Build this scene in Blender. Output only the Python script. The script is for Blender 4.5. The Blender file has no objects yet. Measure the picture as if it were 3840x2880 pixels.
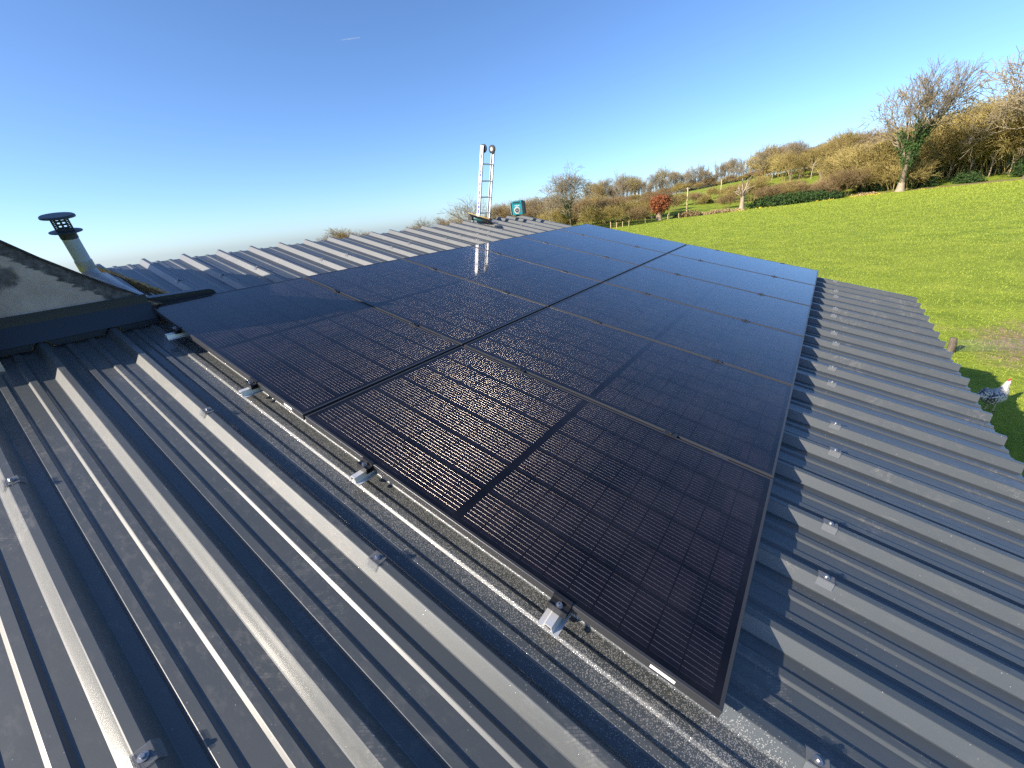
import bpy, bmesh, math, random
import numpy as np
from mathutils import Matrix, Vector, Euler

S = bpy.context.scene
COL = S.collection
RAD = math.radians

# ------------------------------------------------------------------ camera
H = 3.6                      # height of the array's upper near corner
PITCH = RAD(14.0)            # roof pitch
RIB, RIB0 = 0.333, 0.094     # rib spacing of the metal roof, first rib centre
CREST, PAN = -0.066, -0.111  # rib crest and pan levels below the panel tops
EAVE, RIDGE = -5.07, 1.555
LP = 1.9570787               # panel pitch along the slope
WP = 1.154                   # panel pitch along the ridge
FPX = 1513.0976
Rc = np.array([[0.5848847298508371, -0.8060571449932921, 0.09045292583756698],
               [-0.37111574949820036, -0.36509670167778574, -0.8538017913417558],
               [0.7212370991994951, 0.4658071247085699, -0.5126799872328087]])
Cc = np.array([-0.7589237327718674, -3.6263751631517662, 1.2320912027840165])
ROOF = Matrix.Translation((0, 0, H)) @ Matrix.Rotation(PITCH, 4, 'X')
A3 = np.array(ROOF.to_3x3())
CW = A3 @ Cc + np.array([0, 0, H])

cam = bpy.data.cameras.new("camera")
cam.lens = FPX / 3840 * 36.0
cam.sensor_width = 36.0
cam.clip_start = 0.05
cam.clip_end = 20000
camo = bpy.data.objects.new("camera", cam)
COL.objects.link(camo)
Rw = Rc @ A3.T
mw = Matrix.Identity(4)
for i in range(3):
    mw[i][0], mw[i][1], mw[i][2], mw[i][3] = Rw[0][i], -Rw[1][i], -Rw[2][i], CW[i]
camo.matrix_world = mw
S.camera = camo

# ------------------------------------------------------------------ light
SUNV = Vector((-2.15, 1.126, 1.311)).normalized()
sun_el = math.asin(SUNV.z)
sun_rot = math.atan2(SUNV.x, SUNV.y)
world = bpy.data.worlds.new("World")
S.world = world
world.use_nodes = True
wt = world.node_tree
sky = wt.nodes.new('ShaderNodeTexSky')
sky.sky_type = 'NISHITA'
sky.sun_disc = False
sky.sun_elevation = sun_el
sky.sun_rotation = sun_rot
sky.altitude = 100
sky.air_density = 0.75
sky.dust_density = 0.6
sky.ozone_density = 6.5
wt.links.new(sky.outputs[0], wt.nodes['Background'].inputs[0])
wt.nodes['Background'].inputs[1].default_value = 0.120
sl = bpy.data.lights.new("sun", 'SUN')
sl.energy = 5.0
sl.angle = RAD(0.53)
sl.color = (1.0, 0.90, 0.76)
so = bpy.data.objects.new("sun", sl)
so.rotation_euler = SUNV.to_track_quat('Z', 'Y').to_euler()
COL.objects.link(so)
S.view_settings.view_transform = 'Standard'
S.view_settings.look = 'None'
S.view_settings.exposure = 1.0
S.view_settings.gamma = 1.0
S.cycles.use_denoising = False      # keeps the fine wires and drops crisp
S.cycles.sample_clamp_indirect = 6.0
S.cycles.max_bounces = 6
S.cycles.transparent_max_bounces = 8
S.cycles.caustics_reflective = False
S.cycles.caustics_refractive = False

# ------------------------------------------------------------------ helpers
def ray(u, v):
    d = A3 @ (Rc.T @ np.array([(u - 1920) / FPX, (v - 1440) / FPX, 1.0]))
    return d / np.linalg.norm(d)

def prw(P):
    c = Rc @ (A3.T @ (np.array(P, float) - [0, 0, H]) - Cc)
    return c[:2] / c[2] * FPX + [1920, 1440]

def onz(u, v, z):            # where the sight line meets a level of the roof
    d = A3.T @ ray(u, v)
    return Cc + d * (z - Cc[2]) / d[2]

def gnd(u, v, z=0.0):
    d = ray(u, v)
    return CW + d * (z - CW[2]) / d[2]

def az_of(u, v):
    d = ray(u, v)
    return math.degrees(math.atan2(d[1], d[0]))

class MB:
    def __init__(s):
        s.v = []; s.f = []
    def add(s, vs, fs):
        n = len(s.v)
        s.v.extend([tuple(p) for p in vs])
        s.f.extend([tuple(i + n for i in f) for f in fs])
        return s
    def box(s, a, b):
        x0, y0, z0 = a; x1, y1, z1 = b
        return s.add([(x0, y0, z0), (x1, y0, z0), (x1, y1, z0), (x0, y1, z0), (x0, y0, z1), (x1, y0, z1), (x1, y1, z1), (x0, y1, z1)],
                     [(0, 3, 2, 1), (4, 5, 6, 7), (0, 1, 5, 4), (1, 2, 6, 5), (2, 3, 7, 6), (3, 0, 4, 7)])
    def prism(s, prof, axis, a, b):   # closed 2-D outline swept along an axis
        def P(p, t):
            return (t, p[0], p[1]) if axis == 'x' else ((p[0], t, p[1]) if axis == 'y' else (p[0], p[1], t))
        n = len(prof)
        vs = [P(p, a) for p in prof] + [P(p, b) for p in prof]
        fs = [(i, (i + 1) % n, n + (i + 1) % n, n + i) for i in range(n)]
        fs += [tuple(range(n - 1, -1, -1)), tuple(range(n, 2 * n))]
        return s.add(vs, fs)
    def tube(s, pts, rad, n=8, cap=True):
        pts = [Vector(p) for p in pts]
        rad = rad if isinstance(rad, (list, tuple)) else [rad] * len(pts)
        vs = []; fs = []
        ref = None
        for i, p in enumerate(pts):
            t = (pts[min(i + 1, len(pts) - 1)] - pts[max(i - 1, 0)]).normalized()
            if ref is None:
                ref = Vector((0, 0, 1)) if abs(t.z) < 0.9 else Vector((1, 0, 0))
            x = (ref - t * ref.dot(t)).normalized(); y = t.cross(x); ref = x
            for k in range(n):
                a = 2 * math.pi * k / n
                vs.append(p + (x * math.cos(a) + y * math.sin(a)) * rad[i])
        for i in range(len(pts) - 1):
            for k in range(n):
                fs.append((i * n + k, i * n + (k + 1) % n, (i + 1) * n + (k + 1) % n, (i + 1) * n + k))
        if cap:
            fs.append(tuple(range(n - 1, -1, -1)))
            fs.append(tuple(range((len(pts) - 1) * n, len(pts) * n)))
        return s.add(vs, fs)
    def lathe(s, prof, n=20, org=(0, 0, 0)):   # profile (r, z) turned about z
        vs = []; fs = []
        for r, z in prof:
            for k in range(n):
                a = 2 * math.pi * k / n
                vs.append((org[0] + r * math.cos(a), org[1] + r * math.sin(a), org[2] + z))
        m = len(prof)
        for i in range(m - 1):
            for k in range(n):
                fs.append((i * n + k, i * n + (k + 1) % n, (i + 1) * n + (k + 1) % n, (i + 1) * n + k))
        fs.append(tuple(range(n - 1, -1, -1))); fs.append(tuple(range((m - 1) * n, m * n)))
        return s.add(vs, fs)
    def build(s, name, mat, parent=None, smooth=None, bevel=0.0):
        me = bpy.data.meshes.new(name)
        me.from_pydata(s.v, [], s.f)
        me.update()
        if bevel or smooth is not None:
            bm = bmesh.new(); bm.from_mesh(me)
            if bevel:
                bmesh.ops.remove_doubles(bm, verts=bm.verts, dist=1e-6)
                eds = [e for e in bm.edges if len(e.link_faces) == 2 and e.calc_face_angle(0) > 0.6]
                bmesh.ops.bevel(bm, geom=eds, offset=bevel, segments=2, affect='EDGES', profile=0.7)
            if smooth is not None:
                for f in bm.faces: f.smooth = True
                for e in bm.edges:
                    e.smooth = not (len(e.link_faces) == 2 and e.calc_face_angle(0) > smooth)
            bm.to_mesh(me); bm.free()
        if mat: me.materials.append(mat)
        o = bpy.data.objects.new(name, me)
        COL.objects.link(o)
        if parent: o.parent = parent
        return o

def np_mesh(name, V, F, mat, parent=None):
    """mesh out of arrays, all faces with the same corner count"""
    V = np.asarray(V, np.float32); F = np.asarray(F, np.int32)
    me = bpy.data.meshes.new(name)
    me.vertices.add(len(V)); me.vertices.foreach_set('co', V.ravel())
    k = F.shape[1]
    me.loops.add(F.size); me.loops.foreach_set('vertex_index', F.ravel())
    me.polygons.add(len(F)); me.polygons.foreach_set('loop_start', np.arange(len(F), dtype=np.int32) * k)
    me.polygons.foreach_set('loop_total', np.full(len(F), k, np.int32))
    me.update(calc_edges=True)
    me.materials.append(mat)
    o = bpy.data.objects.new(name, me)
    COL.objects.link(o)
    if parent: o.parent = parent
    return o

def tag(o, label=None, cat=None, group=None, kind=None):
    if label: o['label'] = label
    if cat: o['category'] = cat
    if group: o['group'] = group
    if kind: o['kind'] = kind
    return o

def empty(name, mat=None, loc=None, label=None, cat=None, group=None):
    o = bpy.data.objects.new(name, None)
    o.empty_display_size = 0.1
    COL.objects.link(o)
    if mat is not None: o.matrix_world = mat
    if loc is not None: o.location = loc
    return tag(o, label, cat, group)

KIDS = {}
def copy_tree(o, parent=None):
    c = o.copy(); COL.objects.link(c)
    if parent: c.parent = parent
    for ch in list(o.children): copy_tree(ch, c)
    return c

def at_roof(x, y, z=0.0, rz=0.0):
    return ROOF @ Matrix.Translation((x, y, z)) @ Matrix.Rotation(rz, 4, 'Z')

# ------------------------------------------------------------------ materials
def mat(name, base=(.5, .5, .5), rough=.5, metal=0.0, coat=0.0, spec=.5, coatr=.05):
    m = bpy.data.materials.new(name); m.use_nodes = True
    b = m.node_tree.nodes['Principled BSDF']
    b.inputs['Base Color'].default_value = (*base, 1)
    b.inputs['Roughness'].default_value = rough
    b.inputs['Metallic'].default_value = metal
    b.inputs['Coat Weight'].default_value = coat
    b.inputs['Coat Roughness'].default_value = coatr
    b.inputs['Specular IOR Level'].default_value = spec
    return m

class NT:
    """small node writer"""
    def __init__(s, m):
        s.t = m.node_tree; s.b = s.t.nodes['Principled BSDF']
    def n(s, t, **k):
        o = s.t.nodes.new(t)
        for a, v in k.items(): setattr(o, a, v)
        return o
    def ln(s, a, b):
        if isinstance(a, (int, float)): b.default_value = a
        elif isinstance(a, tuple): b.default_value = a
        else: s.t.links.new(a, b)
    def math(s, op, a, b=None, c=None, clamp=False):
        o = s.n('ShaderNodeMath', operation=op, use_clamp=clamp)
        s.ln(a, o.inputs[0])
        if b is not None: s.ln(b, o.inputs[1])
        if c is not None: s.ln(c, o.inputs[2])
        return o.outputs[0]
    def vmath(s, op, a, b=None, scale=None):
        o = s.n('ShaderNodeVectorMath', operation=op)
        s.ln(a, o.inputs[0])
        if b is not None: s.ln(b, o.inputs[1])
        if scale is not None: s.ln(scale, o.inputs['Scale'])
        return o.outputs[0]
    def coord(s, which='Object'):
        return s.n('ShaderNodeTexCoord').outputs[which]
    def pos(s):
        return s.n('ShaderNodeNewGeometry').outputs['Position']
    def sep(s, v):
        o = s.n('ShaderNodeSeparateXYZ'); s.ln(v, o.inputs[0]); return o.outputs
    def map(s, v, scale=(1, 1, 1), loc=(0, 0, 0), rot=(0, 0, 0)):
        o = s.n('ShaderNodeMapping'); s.ln(v, o.inputs[0])
        o.inputs['Scale'].default_value = scale; o.inputs['Location'].default_value = loc; o.inputs['Rotation'].default_value = rot
        return o.outputs[0]
    def noise(s, v, sc, det=3, rough=.5, out='Fac'):
        o = s.n('ShaderNodeTexNoise'); s.ln(v, o.inputs['Vector'])
        o.inputs['Scale'].default_value = sc; o.inputs['Detail'].default_value = det; o.inputs['Roughness'].default_value = rough
        return o.outputs[out]
    def voro(s, v, sc, feat='F1', rnd=1.0):
        o = s.n('ShaderNodeTexVoronoi', feature=feat); s.ln(v, o.inputs['Vector'])
        o.inputs['Scale'].default_value = sc; o.inputs['Randomness'].default_value = rnd
        return o.outputs
    def ramp(s, f, stops, mode='LINEAR'):
        o = s.n('ShaderNodeValToRGB'); s.ln(f, o.inputs[0])
        cr = o.color_ramp; cr.interpolation = mode
        while len(cr.elements) < len(stops): cr.elements.new(0.5)
        for e, (p, c) in zip(cr.elements, stops):
            e.position = p; e.color = (*c, 1) if len(c) == 3 else c
        return o.outputs[0]
    def mix(s, f, a, b):
        o = s.n('ShaderNodeMix', data_type='RGBA'); s.ln(f, o.inputs[0])
        s.ln(a, o.inputs[6]); s.ln(b, o.inputs[7]); return o.outputs[2]
    def mixf(s, f, a, b):
        o = s.n('ShaderNodeMix', data_type='FLOAT'); s.ln(f, o.inputs[0])
        s.ln(a, o.inputs[2]); s.ln(b, o.inputs[3]); return o.outputs[0]
    def rng(s, v, a, b, c=0.0, d=1.0):
        o = s.n('ShaderNodeMapRange'); s.ln(v, o.inputs[0])
        for i, q in enumerate((a, b, c, d)): o.inputs[i + 1].default_value = q
        return o.outputs[0]
    def bump(s, h, strength=.3, dist=.01, normal=None):
        o = s.n('ShaderNodeBump'); o.inputs['Strength'].default_value = strength; o.inputs['Distance'].default_value = dist
        s.ln(h, o.inputs['Height'])
        if normal is not None: s.ln(normal, o.inputs['Normal'])
        return o.outputs[0]
    def set(s, name, v): s.ln(v, s.b.inputs[name])

def c3(*c): return (c[0], c[1], c[2], 1.0)

def drops(N, co, scale, thr, keep, strength, mask=None):
    """dome-shaped water drops: returns (mask, normal)"""
    v = N.voro(co, scale)
    geo = N.n('ShaderNodeNewGeometry').outputs['Normal']
    d = N.vmath('SUBTRACT', co, v['Position'])
    wn = N.n('ShaderNodeTexWhiteNoise', noise_dimensions='3D'); N.ln(v['Position'], wn.inputs['Vector'])
    size = N.math('MULTIPLY', N.math('GREATER_THAN', wn.outputs['Value'], 1.0 - keep), N.math('MULTIPLY_ADD', wn.outputs['Value'], 0.5, 0.5))
    if mask is not None:
        wn2 = N.n('ShaderNodeTexWhiteNoise', noise_dimensions='3D'); N.ln(N.vmath('ADD', v['Position'], (3.1, 1.7, 9.2)), wn2.inputs['Vector'])
        size = N.math('MULTIPLY', size, N.math('LESS_THAN', wn2.outputs['Value'], mask))
    m = N.math('LESS_THAN', v['Distance'], N.math('MULTIPLY', size, thr))
    # object-space offset turned to world by the Vector Transform node
    vt = N.n('ShaderNodeVectorTransform', vector_type='VECTOR', convert_from='OBJECT', convert_to='WORLD')
    N.ln(d, vt.inputs[0])
    tilt = N.vmath('SCALE', vt.outputs[0], scale=N.math('MULTIPLY', m, strength * scale))
    nn = N.vmath('NORMALIZE', N.vmath('ADD', geo, tilt))
    return m, nn

# painted roof steel
def roof_material():
    m = mat("anthracite_painted_steel", (.055, .062, .072), .50, 0, .45, .95, .15)
    N = NT(m)
    co = N.coord()
    sx = N.sep(co)
    big = N.noise(N.map(co, (1.2, .5, 1)), 3, 4, .6)
    scuff = N.noise(N.map(co, (9, 4, 9), rot=(0, 0, .6)), 4, 6, .72)
    dust = N.math('MULTIPLY', N.rng(big, .42, .68), N.rng(scuff, .50, .70))
    streak = N.noise(N.map(co, (30, 2.0, 30), rot=(0, 0, .5)), 3, 2, .6)
    scr = N.math('MULTIPLY', N.rng(streak, .69, .74), N.rng(N.noise(co, 5, 2), .5, .62))
    # boot prints: little blocks in a few patches
    bk = N.n('ShaderNodeTexBrick'); N.ln(N.map(co, (1, 1, 1), rot=(0, 0, .9)), bk.inputs['Vector'])
    bk.inputs['Scale'].default_value = 32; bk.inputs['Mortar Size'].default_value = .035
    bk.inputs['Color1'].default_value = c3(1, 1, 1); bk.inputs['Color2'].default_value = c3(.2, .2, .2); bk.inputs['Mortar'].default_value = c3(0, 0, 0)
    boot = N.math('MULTIPLY', bk.outputs['Color'], N.math('MULTIPLY', N.rng(N.noise(co, 3.2, 1), .60, .66), N.rng(N.noise(co, 40, 2), .45, .6)))
    grime = N.math('ADD', N.math('MULTIPLY', dust, N.rng(sx[0], .3, -.4, .12, .30)), N.math('ADD', N.math('MULTIPLY', scr, .35), N.math('MULTIPLY', boot, .30)), clamp=True)
    col = N.mix(grime, c3(.044, .050, .050), c3(.26, .235, .20))
    N.set('Base Color', col)
    # wet strip beside the panels
    nb = N.noise(co, 3.0, 3)
    near = N.math('MULTIPLY', N.rng(sx[0], -.24, -.08), N.rng(sx[0], .12, .05))
    near = N.math('MULTIPLY', near, N.math('MULTIPLY', N.rng(nb, .38, .62), N.rng(sx[1], .2, -2.6, .15, 1.0)))
    edge = N.math('MULTIPLY', N.rng(sx[0], -.10, -.03), N.rng(sx[0], .07, .03))
    wet = N.math('ADD', N.math('MULTIPLY', near, .62), N.math('ADD', N.math('MULTIPLY', edge, .9), .0025), clamp=True)
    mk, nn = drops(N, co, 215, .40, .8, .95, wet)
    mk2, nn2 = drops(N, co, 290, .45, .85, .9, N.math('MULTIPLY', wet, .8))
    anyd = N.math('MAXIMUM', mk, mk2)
    fine = N.bump(N.noise(co, 55, 3), .05, .002)
    sel = N.n('ShaderNodeMix', data_type='VECTOR'); N.ln(mk, sel.inputs[0]); N.ln(fine, sel.inputs[4]); N.ln(nn, sel.inputs[5])
    sel2 = N.n('ShaderNodeMix', data_type='VECTOR'); N.ln(mk2, sel2.inputs[0]); N.ln(sel.outputs[1], sel2.inputs[4]); N.ln(nn2, sel2.inputs[5])
    N.set('Normal', sel2.outputs[1])
    r = N.mixf(grime, N.rng(N.noise(co, 2.2, 3), .3, .7, .47, .55), .66)
    N.set('Roughness', N.mixf(anyd, r, .14))
    N.set('Base Color', N.mix(N.math('MULTIPLY', anyd, .42), col, c3(.60, .57, .52)))  # pale base colour on the drops imitates their bright sparkle
    return m

def glass_material():
    m = mat("solar_cells_under_glass", (.01, .01, .02), .35, 0, 1.0, .12, .03)
    N = NT(m)
    co = N.coord()
    x, y, z = N.sep(co)
    W, LL = WP - .02, LP - .02
    mx, my = (W - 6 * .182) / 2, .030
    u = N.math('DIVIDE', N.math('SUBTRACT', x, mx), .182)
    inx = N.math('MULTIPLY', N.math('GREATER_THAN', u, 0.0), N.math('LESS_THAN', u, 6.0))
    fu = N.math('FRACT', u)
    d_u = N.math('MINIMUM', fu, N.math('SUBTRACT', 1.0, fu))
    colgap = N.math('LESS_THAN', d_u, .050)
    half = (LL - 2 * my - .034) / 2
    cell = half / 10
    yy = N.math('MULTIPLY', y, -1.0)
    yc = N.math('SUBTRACT', yy, my)
    far = N.math('GREATER_THAN', yc, half + .017)
    ysel = N.math('SUBTRACT', yc, N.math('MULTIPLY', far, half + .034))
    iny = N.math('MULTIPLY', N.math('GREATER_THAN', ysel, 0.0), N.math('LESS_THAN', ysel, half))
    fv = N.math('FRACT', N.math('DIVIDE', ysel, cell))
    d_v = N.math('MINIMUM', fv, N.math('SUBTRACT', 1.0, fv))
    rowgap = N.math('LESS_THAN', d_v, .026)
    incell = N.math('MULTIPLY', N.math('MULTIPLY', inx, iny), N.math('SUBTRACT', 1.0, N.math('MAXIMUM', colgap, rowgap)))
    # wires
    w = N.math('FRACT', N.math('MULTIPLY', u, 10.0))
    wc = N.math('DIVIDE', N.math('SUBTRACT', w, .5), .033)
    wire = N.math('MULTIPLY', N.math('LESS_THAN', N.math('ABSOLUTE', wc), 1.0), N.math('MULTIPLY', N.math('MULTIPLY', inx, iny), N.math('SUBTRACT', 1.0, N.math('MAXIMUM', colgap, rowgap))))
    # cell tone varies a little from cell to cell
    cid = N.n('ShaderNodeCombineXYZ'); N.ln(N.math('FLOOR', u), cid.inputs[0]); N.ln(N.math('FLOOR', N.math('DIVIDE', yc, cell)), cid.inputs[1])
    oi = N.n('ShaderNodeObjectInfo'); N.ln(oi.outputs['Random'], cid.inputs[2])
    wn = N.n('ShaderNodeTexWhiteNoise', noise_dimensions='3D'); N.ln(cid.outputs[0], wn.inputs['Vector'])
    tone = N.mix(wn.outputs['Value'], c3(.0030, .0028, .0065), c3(.0085, .0062, .0110))
    dirt = N.noise(co, 3.5, 4, .6)
    base = N.mix(incell, c3(.0018, .0018, .004), tone)
    base = N.mix(N.math('MULTIPLY', N.rng(dirt, .35, .8), .035), base, c3(.30, .27, .30))
    base = N.mix(wire, base, c3(.27, .235, .205))
    N.set('Base Color', base)
    N.set('Metallic', wire)
    N.set('Roughness', N.mixf(wire, .40, .28))
    geo = N.n('ShaderNodeNewGeometry').outputs['Normal']
    jit = N.math('MULTIPLY', N.math('SUBTRACT', N.noise(N.map(co, (60, 400, 1)), 1.0, 2), .5), .22)
    tl = N.n('ShaderNodeCombineXYZ'); N.ln(N.math('MULTIPLY', N.math('MULTIPLY', wc, 1.75), wire), tl.inputs[0]); N.ln(N.math('MULTIPLY', jit, wire), tl.inputs[1])
    vt = N.n('ShaderNodeVectorTransform', vector_type='VECTOR', convert_from='OBJECT', convert_to='WORLD'); N.ln(tl.outputs[0], vt.inputs[0])
    N.set('Normal', N.vmath('NORMALIZE', N.vmath('ADD', geo, vt.outputs[0])))
    # rain drops and a very faint texture of the solar glass on the coat
    pat = N.noise(co, 1.7, 3)
    mk, nn = drops(N, co, 80, .30, .6, .9, N.rng(pat, .40, .75, .10, .8))
    fine = N.bump(N.noise(co, 420, 2), .035, .001)
    sel = N.n('ShaderNodeMix', data_type='VECTOR'); N.ln(mk, sel.inputs[0]); N.ln(fine, sel.inputs[4]); N.ln(nn, sel.inputs[5])
    N.set('Coat Normal', sel.outputs[1])
    N.set('Coat Roughness', N.mixf(mk, .05, .06))
    N.b.inputs['Coat IOR'].default_value = 1.27
    return m

M = {}
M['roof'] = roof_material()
M['glass'] = glass_material()
M['frame'] = mat("black_anodised_frame", (.032, .032, .034), .36, .0, 0, .6)
M['rail'] = mat("bare_aluminium", (.78, .77, .75), .40, .55)
M['alu_white'] = mat("ladder_aluminium", (.52, .52, .54), .45, .7)  # one even grey aluminium for the ladder stiles
M['bolt'] = mat("stainless_bolt", (.42, .42, .42), .35, .9)
M['clampblack'] = mat("black_clamp", (.016, .016, .018), .40)
M['sticker'] = mat("white_sticker", (.78, .78, .76), .5)
M['saddle'] = mat("clear_saddle_washer", (.22, .23, .24), .25, 0, .6)
M['saddle'].node_tree.nodes['Principled BSDF'].inputs['Alpha'].default_value = .30
M['flash'] = mat("dark_flashing_steel", (.030, .036, .048), .40)
M['black'] = mat("matt_black_plastic", (.018, .018, .02), .5)
M['teal'] = mat("teal_tool_plastic", (.01, .23, .28), .4)
M['green_tool'] = mat("dark_green_tool_plastic", (.01, .10, .09), .4)
M['grey'] = mat("grey_plastic", (.33, .34, .34), .5)
M['grey_light'] = mat("pale_grey_plastic", (.48, .47, .44), .5)
M['white'] = mat("white_print", (.8, .8, .8), .6)
M['blue_print'] = mat("blue_print", (.05, .04, .38), .5)
M['rubber'] = mat("black_rubber", (.02, .02, .02), .7)
M['yellow'] = mat("yellow_teeth", (.75, .50, .10), .6)

def noisy(name, stops, scale, rough=.85, bump=.3, dist=.02, det=6, stretch=(1, 1, 1), which='Object', lo=.3, hi=.7, spec=.3):
    m = mat(name, (.5, .5, .5), rough, 0, 0, spec); N = NT(m)
    co = N.map(N.coord(which), stretch)
    f = N.noise(co, scale, det, .62)
    N.set('Base Color', N.ramp(N.rng(f, lo, hi), stops))
    if bump: N.set('Normal', N.bump(N.noise(co, scale * 3, 4), bump, dist))
    return m

M['board'] = noisy("weathered_pine", [(0, (.10, .055, .02)), (.5, (.42, .25, .09)), (1, (.60, .40, .16))], 14, stretch=(6, 1, 6), bump=.4)
M['post'] = noisy("grey_post_wood", [(0, (.05, .04, .03)), (1, (.19, .155, .115))], 12, stretch=(4, 4, .6))
M['pole'] = noisy("pale_utility_pole_wood", [(0, (.42, .32, .17)), (1, (.62, .50, .30))], 3, stretch=(4, 4, .4))
M['bark'] = noisy("grey_brown_bark", [(0, (.06, .045, .03)), (1, (.22, .17, .11))], 2.5, stretch=(3, 3, .7), which='Generated')
M['bark_pale'] = noisy("pale_bark", [(0, (.20, .155, .10)), (1, (.44, .35, .25))], 6, stretch=(3, 3, .8), which='Generated')
M['limewall'] = noisy("painted_block_wall", [(0, (.45, .43, .40)), (1, (.58, .56, .52))], 3)

def twig(name, a, b):
    m = mat(name, a, .8, 0, 0, .2); N = NT(m)
    f = N.noise(N.coord(), 9, 3)
    oi = N.n('ShaderNodeObjectInfo').outputs['Random']
    f2 = N.math('ADD', N.rng(f, .35, .65), N.math('MULTIPLY', N.math('SUBTRACT', oi, .5), .5), clamp=True)
    N.set('Base Color', N.mix(f2, c3(*a), c3(*b)))
    return m
M['twig_grey'] = twig("grey_twigs", (.20, .16, .105), (.33, .27, .18))
M['twig_ochre'] = twig("ochre_twigs", (.23, .17, .055), (.40, .32, .11))
M['twig_brown'] = twig("brown_twigs", (.18, .12, .055), (.32, .225, .11))
M['leaf_green'] = twig("dark_green_leaves", (.018, .040, .012), (.055, .10, .025))
M['leaf_russet'] = twig("russet_leaves", (.16, .045, .018), (.38, .14, .06))
M['leaf_olive'] = twig("olive_leaves", (.09, .085, .02), (.20, .19, .05))
M['dead_grass'] = twig("dead_grass", (.28, .20, .10), (.46, .34, .19))
M['yellow_flower'] = mat("yellow_flowers", (.75, .58, .03), .7)

# ------------------------------------------------------------------ terrain
CX, CY, CZ = CW
AZ = [-70, -40, -20, -12.7, -5, 0, 3, 8.5, 17.3, 25, 35, 50, 75, 100]
RE = [150, 140, 127, 121, 113, 107, 101, 94, 86, 74, 66, 60, 60, 60]       # edge of the near field
ET = [-.3, -.2, .2, .9, 1.3, 1.5, 1.15, .75, .05, -1.0, -2.2, -2.6, -2.8, -2.8]   # how high the land reaches, degrees
FS = [0, 0, 0, 0, 0, 0, 0, 0, 0, -.018, -.036, -.042, -.044, -.044]               # and its slope farther on
def edge_r(az): return float(np.interp(az, AZ, RE))
def ground_z(x, y):
    dx, dy = x - CX, y - CY
    r = math.hypot(dx, dy); az = math.degrees(math.atan2(dy, dx))
    re = edge_r(az)
    if r < re: return 0.0
    top = np.interp(az, AZ, ET)
    if abs(az) > 100: top = -1.0
    if az < -70: top = -.3
    rt = re + 95
    zt = CZ + math.tan(RAD(top)) * rt
    t = (r - re) / 95
    if t < 1:
        return zt * (t * t * (3 - 2 * t) * .5 + t * .5)
    return zt + (r - rt) * float(np.interp(az, AZ, FS))

def ground_material():
    m = mat("meadow_ground", (.1, .14, .02), .9, 0, 0, .15); N = NT(m)
    p = N.pos(); x, y, z = N.sep(p)
    big = N.noise(N.map(p, (.05, .05, 1)), 1.0, 4, .6)
    mid = N.noise(N.map(p, (.6, .6, 1)), 1.0, 4, .6)
    fine = N.noise(N.map(p, (7, 7, 1)), 1.0, 4, .7)
    g = N.ramp(N.math('ADD', N.math('MULTIPLY', mid, .55), N.math('MULTIPLY', fine, .45)),
               [(.30, (.08, .12, .012)), (.48, (.19, .26, .025)), (.60, (.30, .35, .04)), (.75, (.40, .39, .07))])
    g = N.mix(N.rng(big, .35, .7), g, N.mix(.45, g, c3(.22, .26, .03)))
    soil = N.ramp(fine, [(.3, (.13, .085, .045)), (.7, (.36, .26, .15))])
    # bare trampled soil next to the barn
    dx = N.math('SUBTRACT', x, 12.6); dy = N.math('SUBTRACT', y, -8.3)
    d = N.math('SQRT', N.math('ADD', N.math('POWER', N.math('MULTIPLY', dx, .55), 2), N.math('POWER', N.math('MULTIPLY', dy, .75), 2)))
    near = N.math('ADD', N.rng(d, 2.0, .4), N.math('MULTIPLY', N.math('SUBTRACT', mid, .5), 1.5))
    patch = N.math('MULTIPLY', N.rng(near, .45, .75), N.rng(fine, .3, .55))
    # earth track along the field edge on the right
    tr = N.noise(N.map(p, (.05, .05, 1)), 2.0, 3)
    ax = N.math('SUBTRACT', N.math('ADD', x, N.math('MULTIPLY', y, .22)), 110.2)
    ax = N.math('ADD', ax, N.math('MULTIPLY', N.math('SUBTRACT', tr, .5), 5))
    trk = N.math('MULTIPLY', N.rng(N.math('ABSOLUTE', ax), 2.6, 1.2), N.rng(y, -8, -14))
    N.set('Base Color', N.mix(N.math('MAXIMUM', patch, N.math('MULTIPLY', trk, .9)), g, soil))
    N.set('Normal', N.bump(N.math('ADD', N.math('MULTIPLY', mid, 1.0), N.math('MULTIPLY', fine, .5)), .6, .22))
    return m
M['ground'] = ground_material()

def build_ground():
    rs = [1.0]
    while rs[-1] < 5000: rs.append(rs[-1] * 1.06 + .25)
    na = 360
    V = [(CX, CY, 0.0)]; F = []
    for r in rs:
        for k in range(na):
            a = RAD(-180 + k * 360 / na)
            x, y = CX + r * math.cos(a), CY + r * math.sin(a)
            V.append((x, y, ground_z(x, y)))
    for k in range(na): F.append((0, 1 + k, 1 + (k + 1) % na))
    for i in range(len(rs) - 1):
        for k in range(na):
            a = 1 + i * na + k; b = 1 + i * na + (k + 1) % na
            F.append((a, a + na, b + na)); F.append((a, b + na, b))
    o = np_mesh('ground', V, F, M['ground'])
    for p in o.data.polygons: p.use_smooth = True
    tag(o, "green meadow with a bare earth track, rising to a hillside pasture", "ground", kind='structure')
build_ground()

# ------------------------------------------------------------------ barn and metal roof
barn = empty('barn', ROOF.copy(), label="low barn under a ribbed anthracite metal roof that carries the solar panels", cat="barn")

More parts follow.
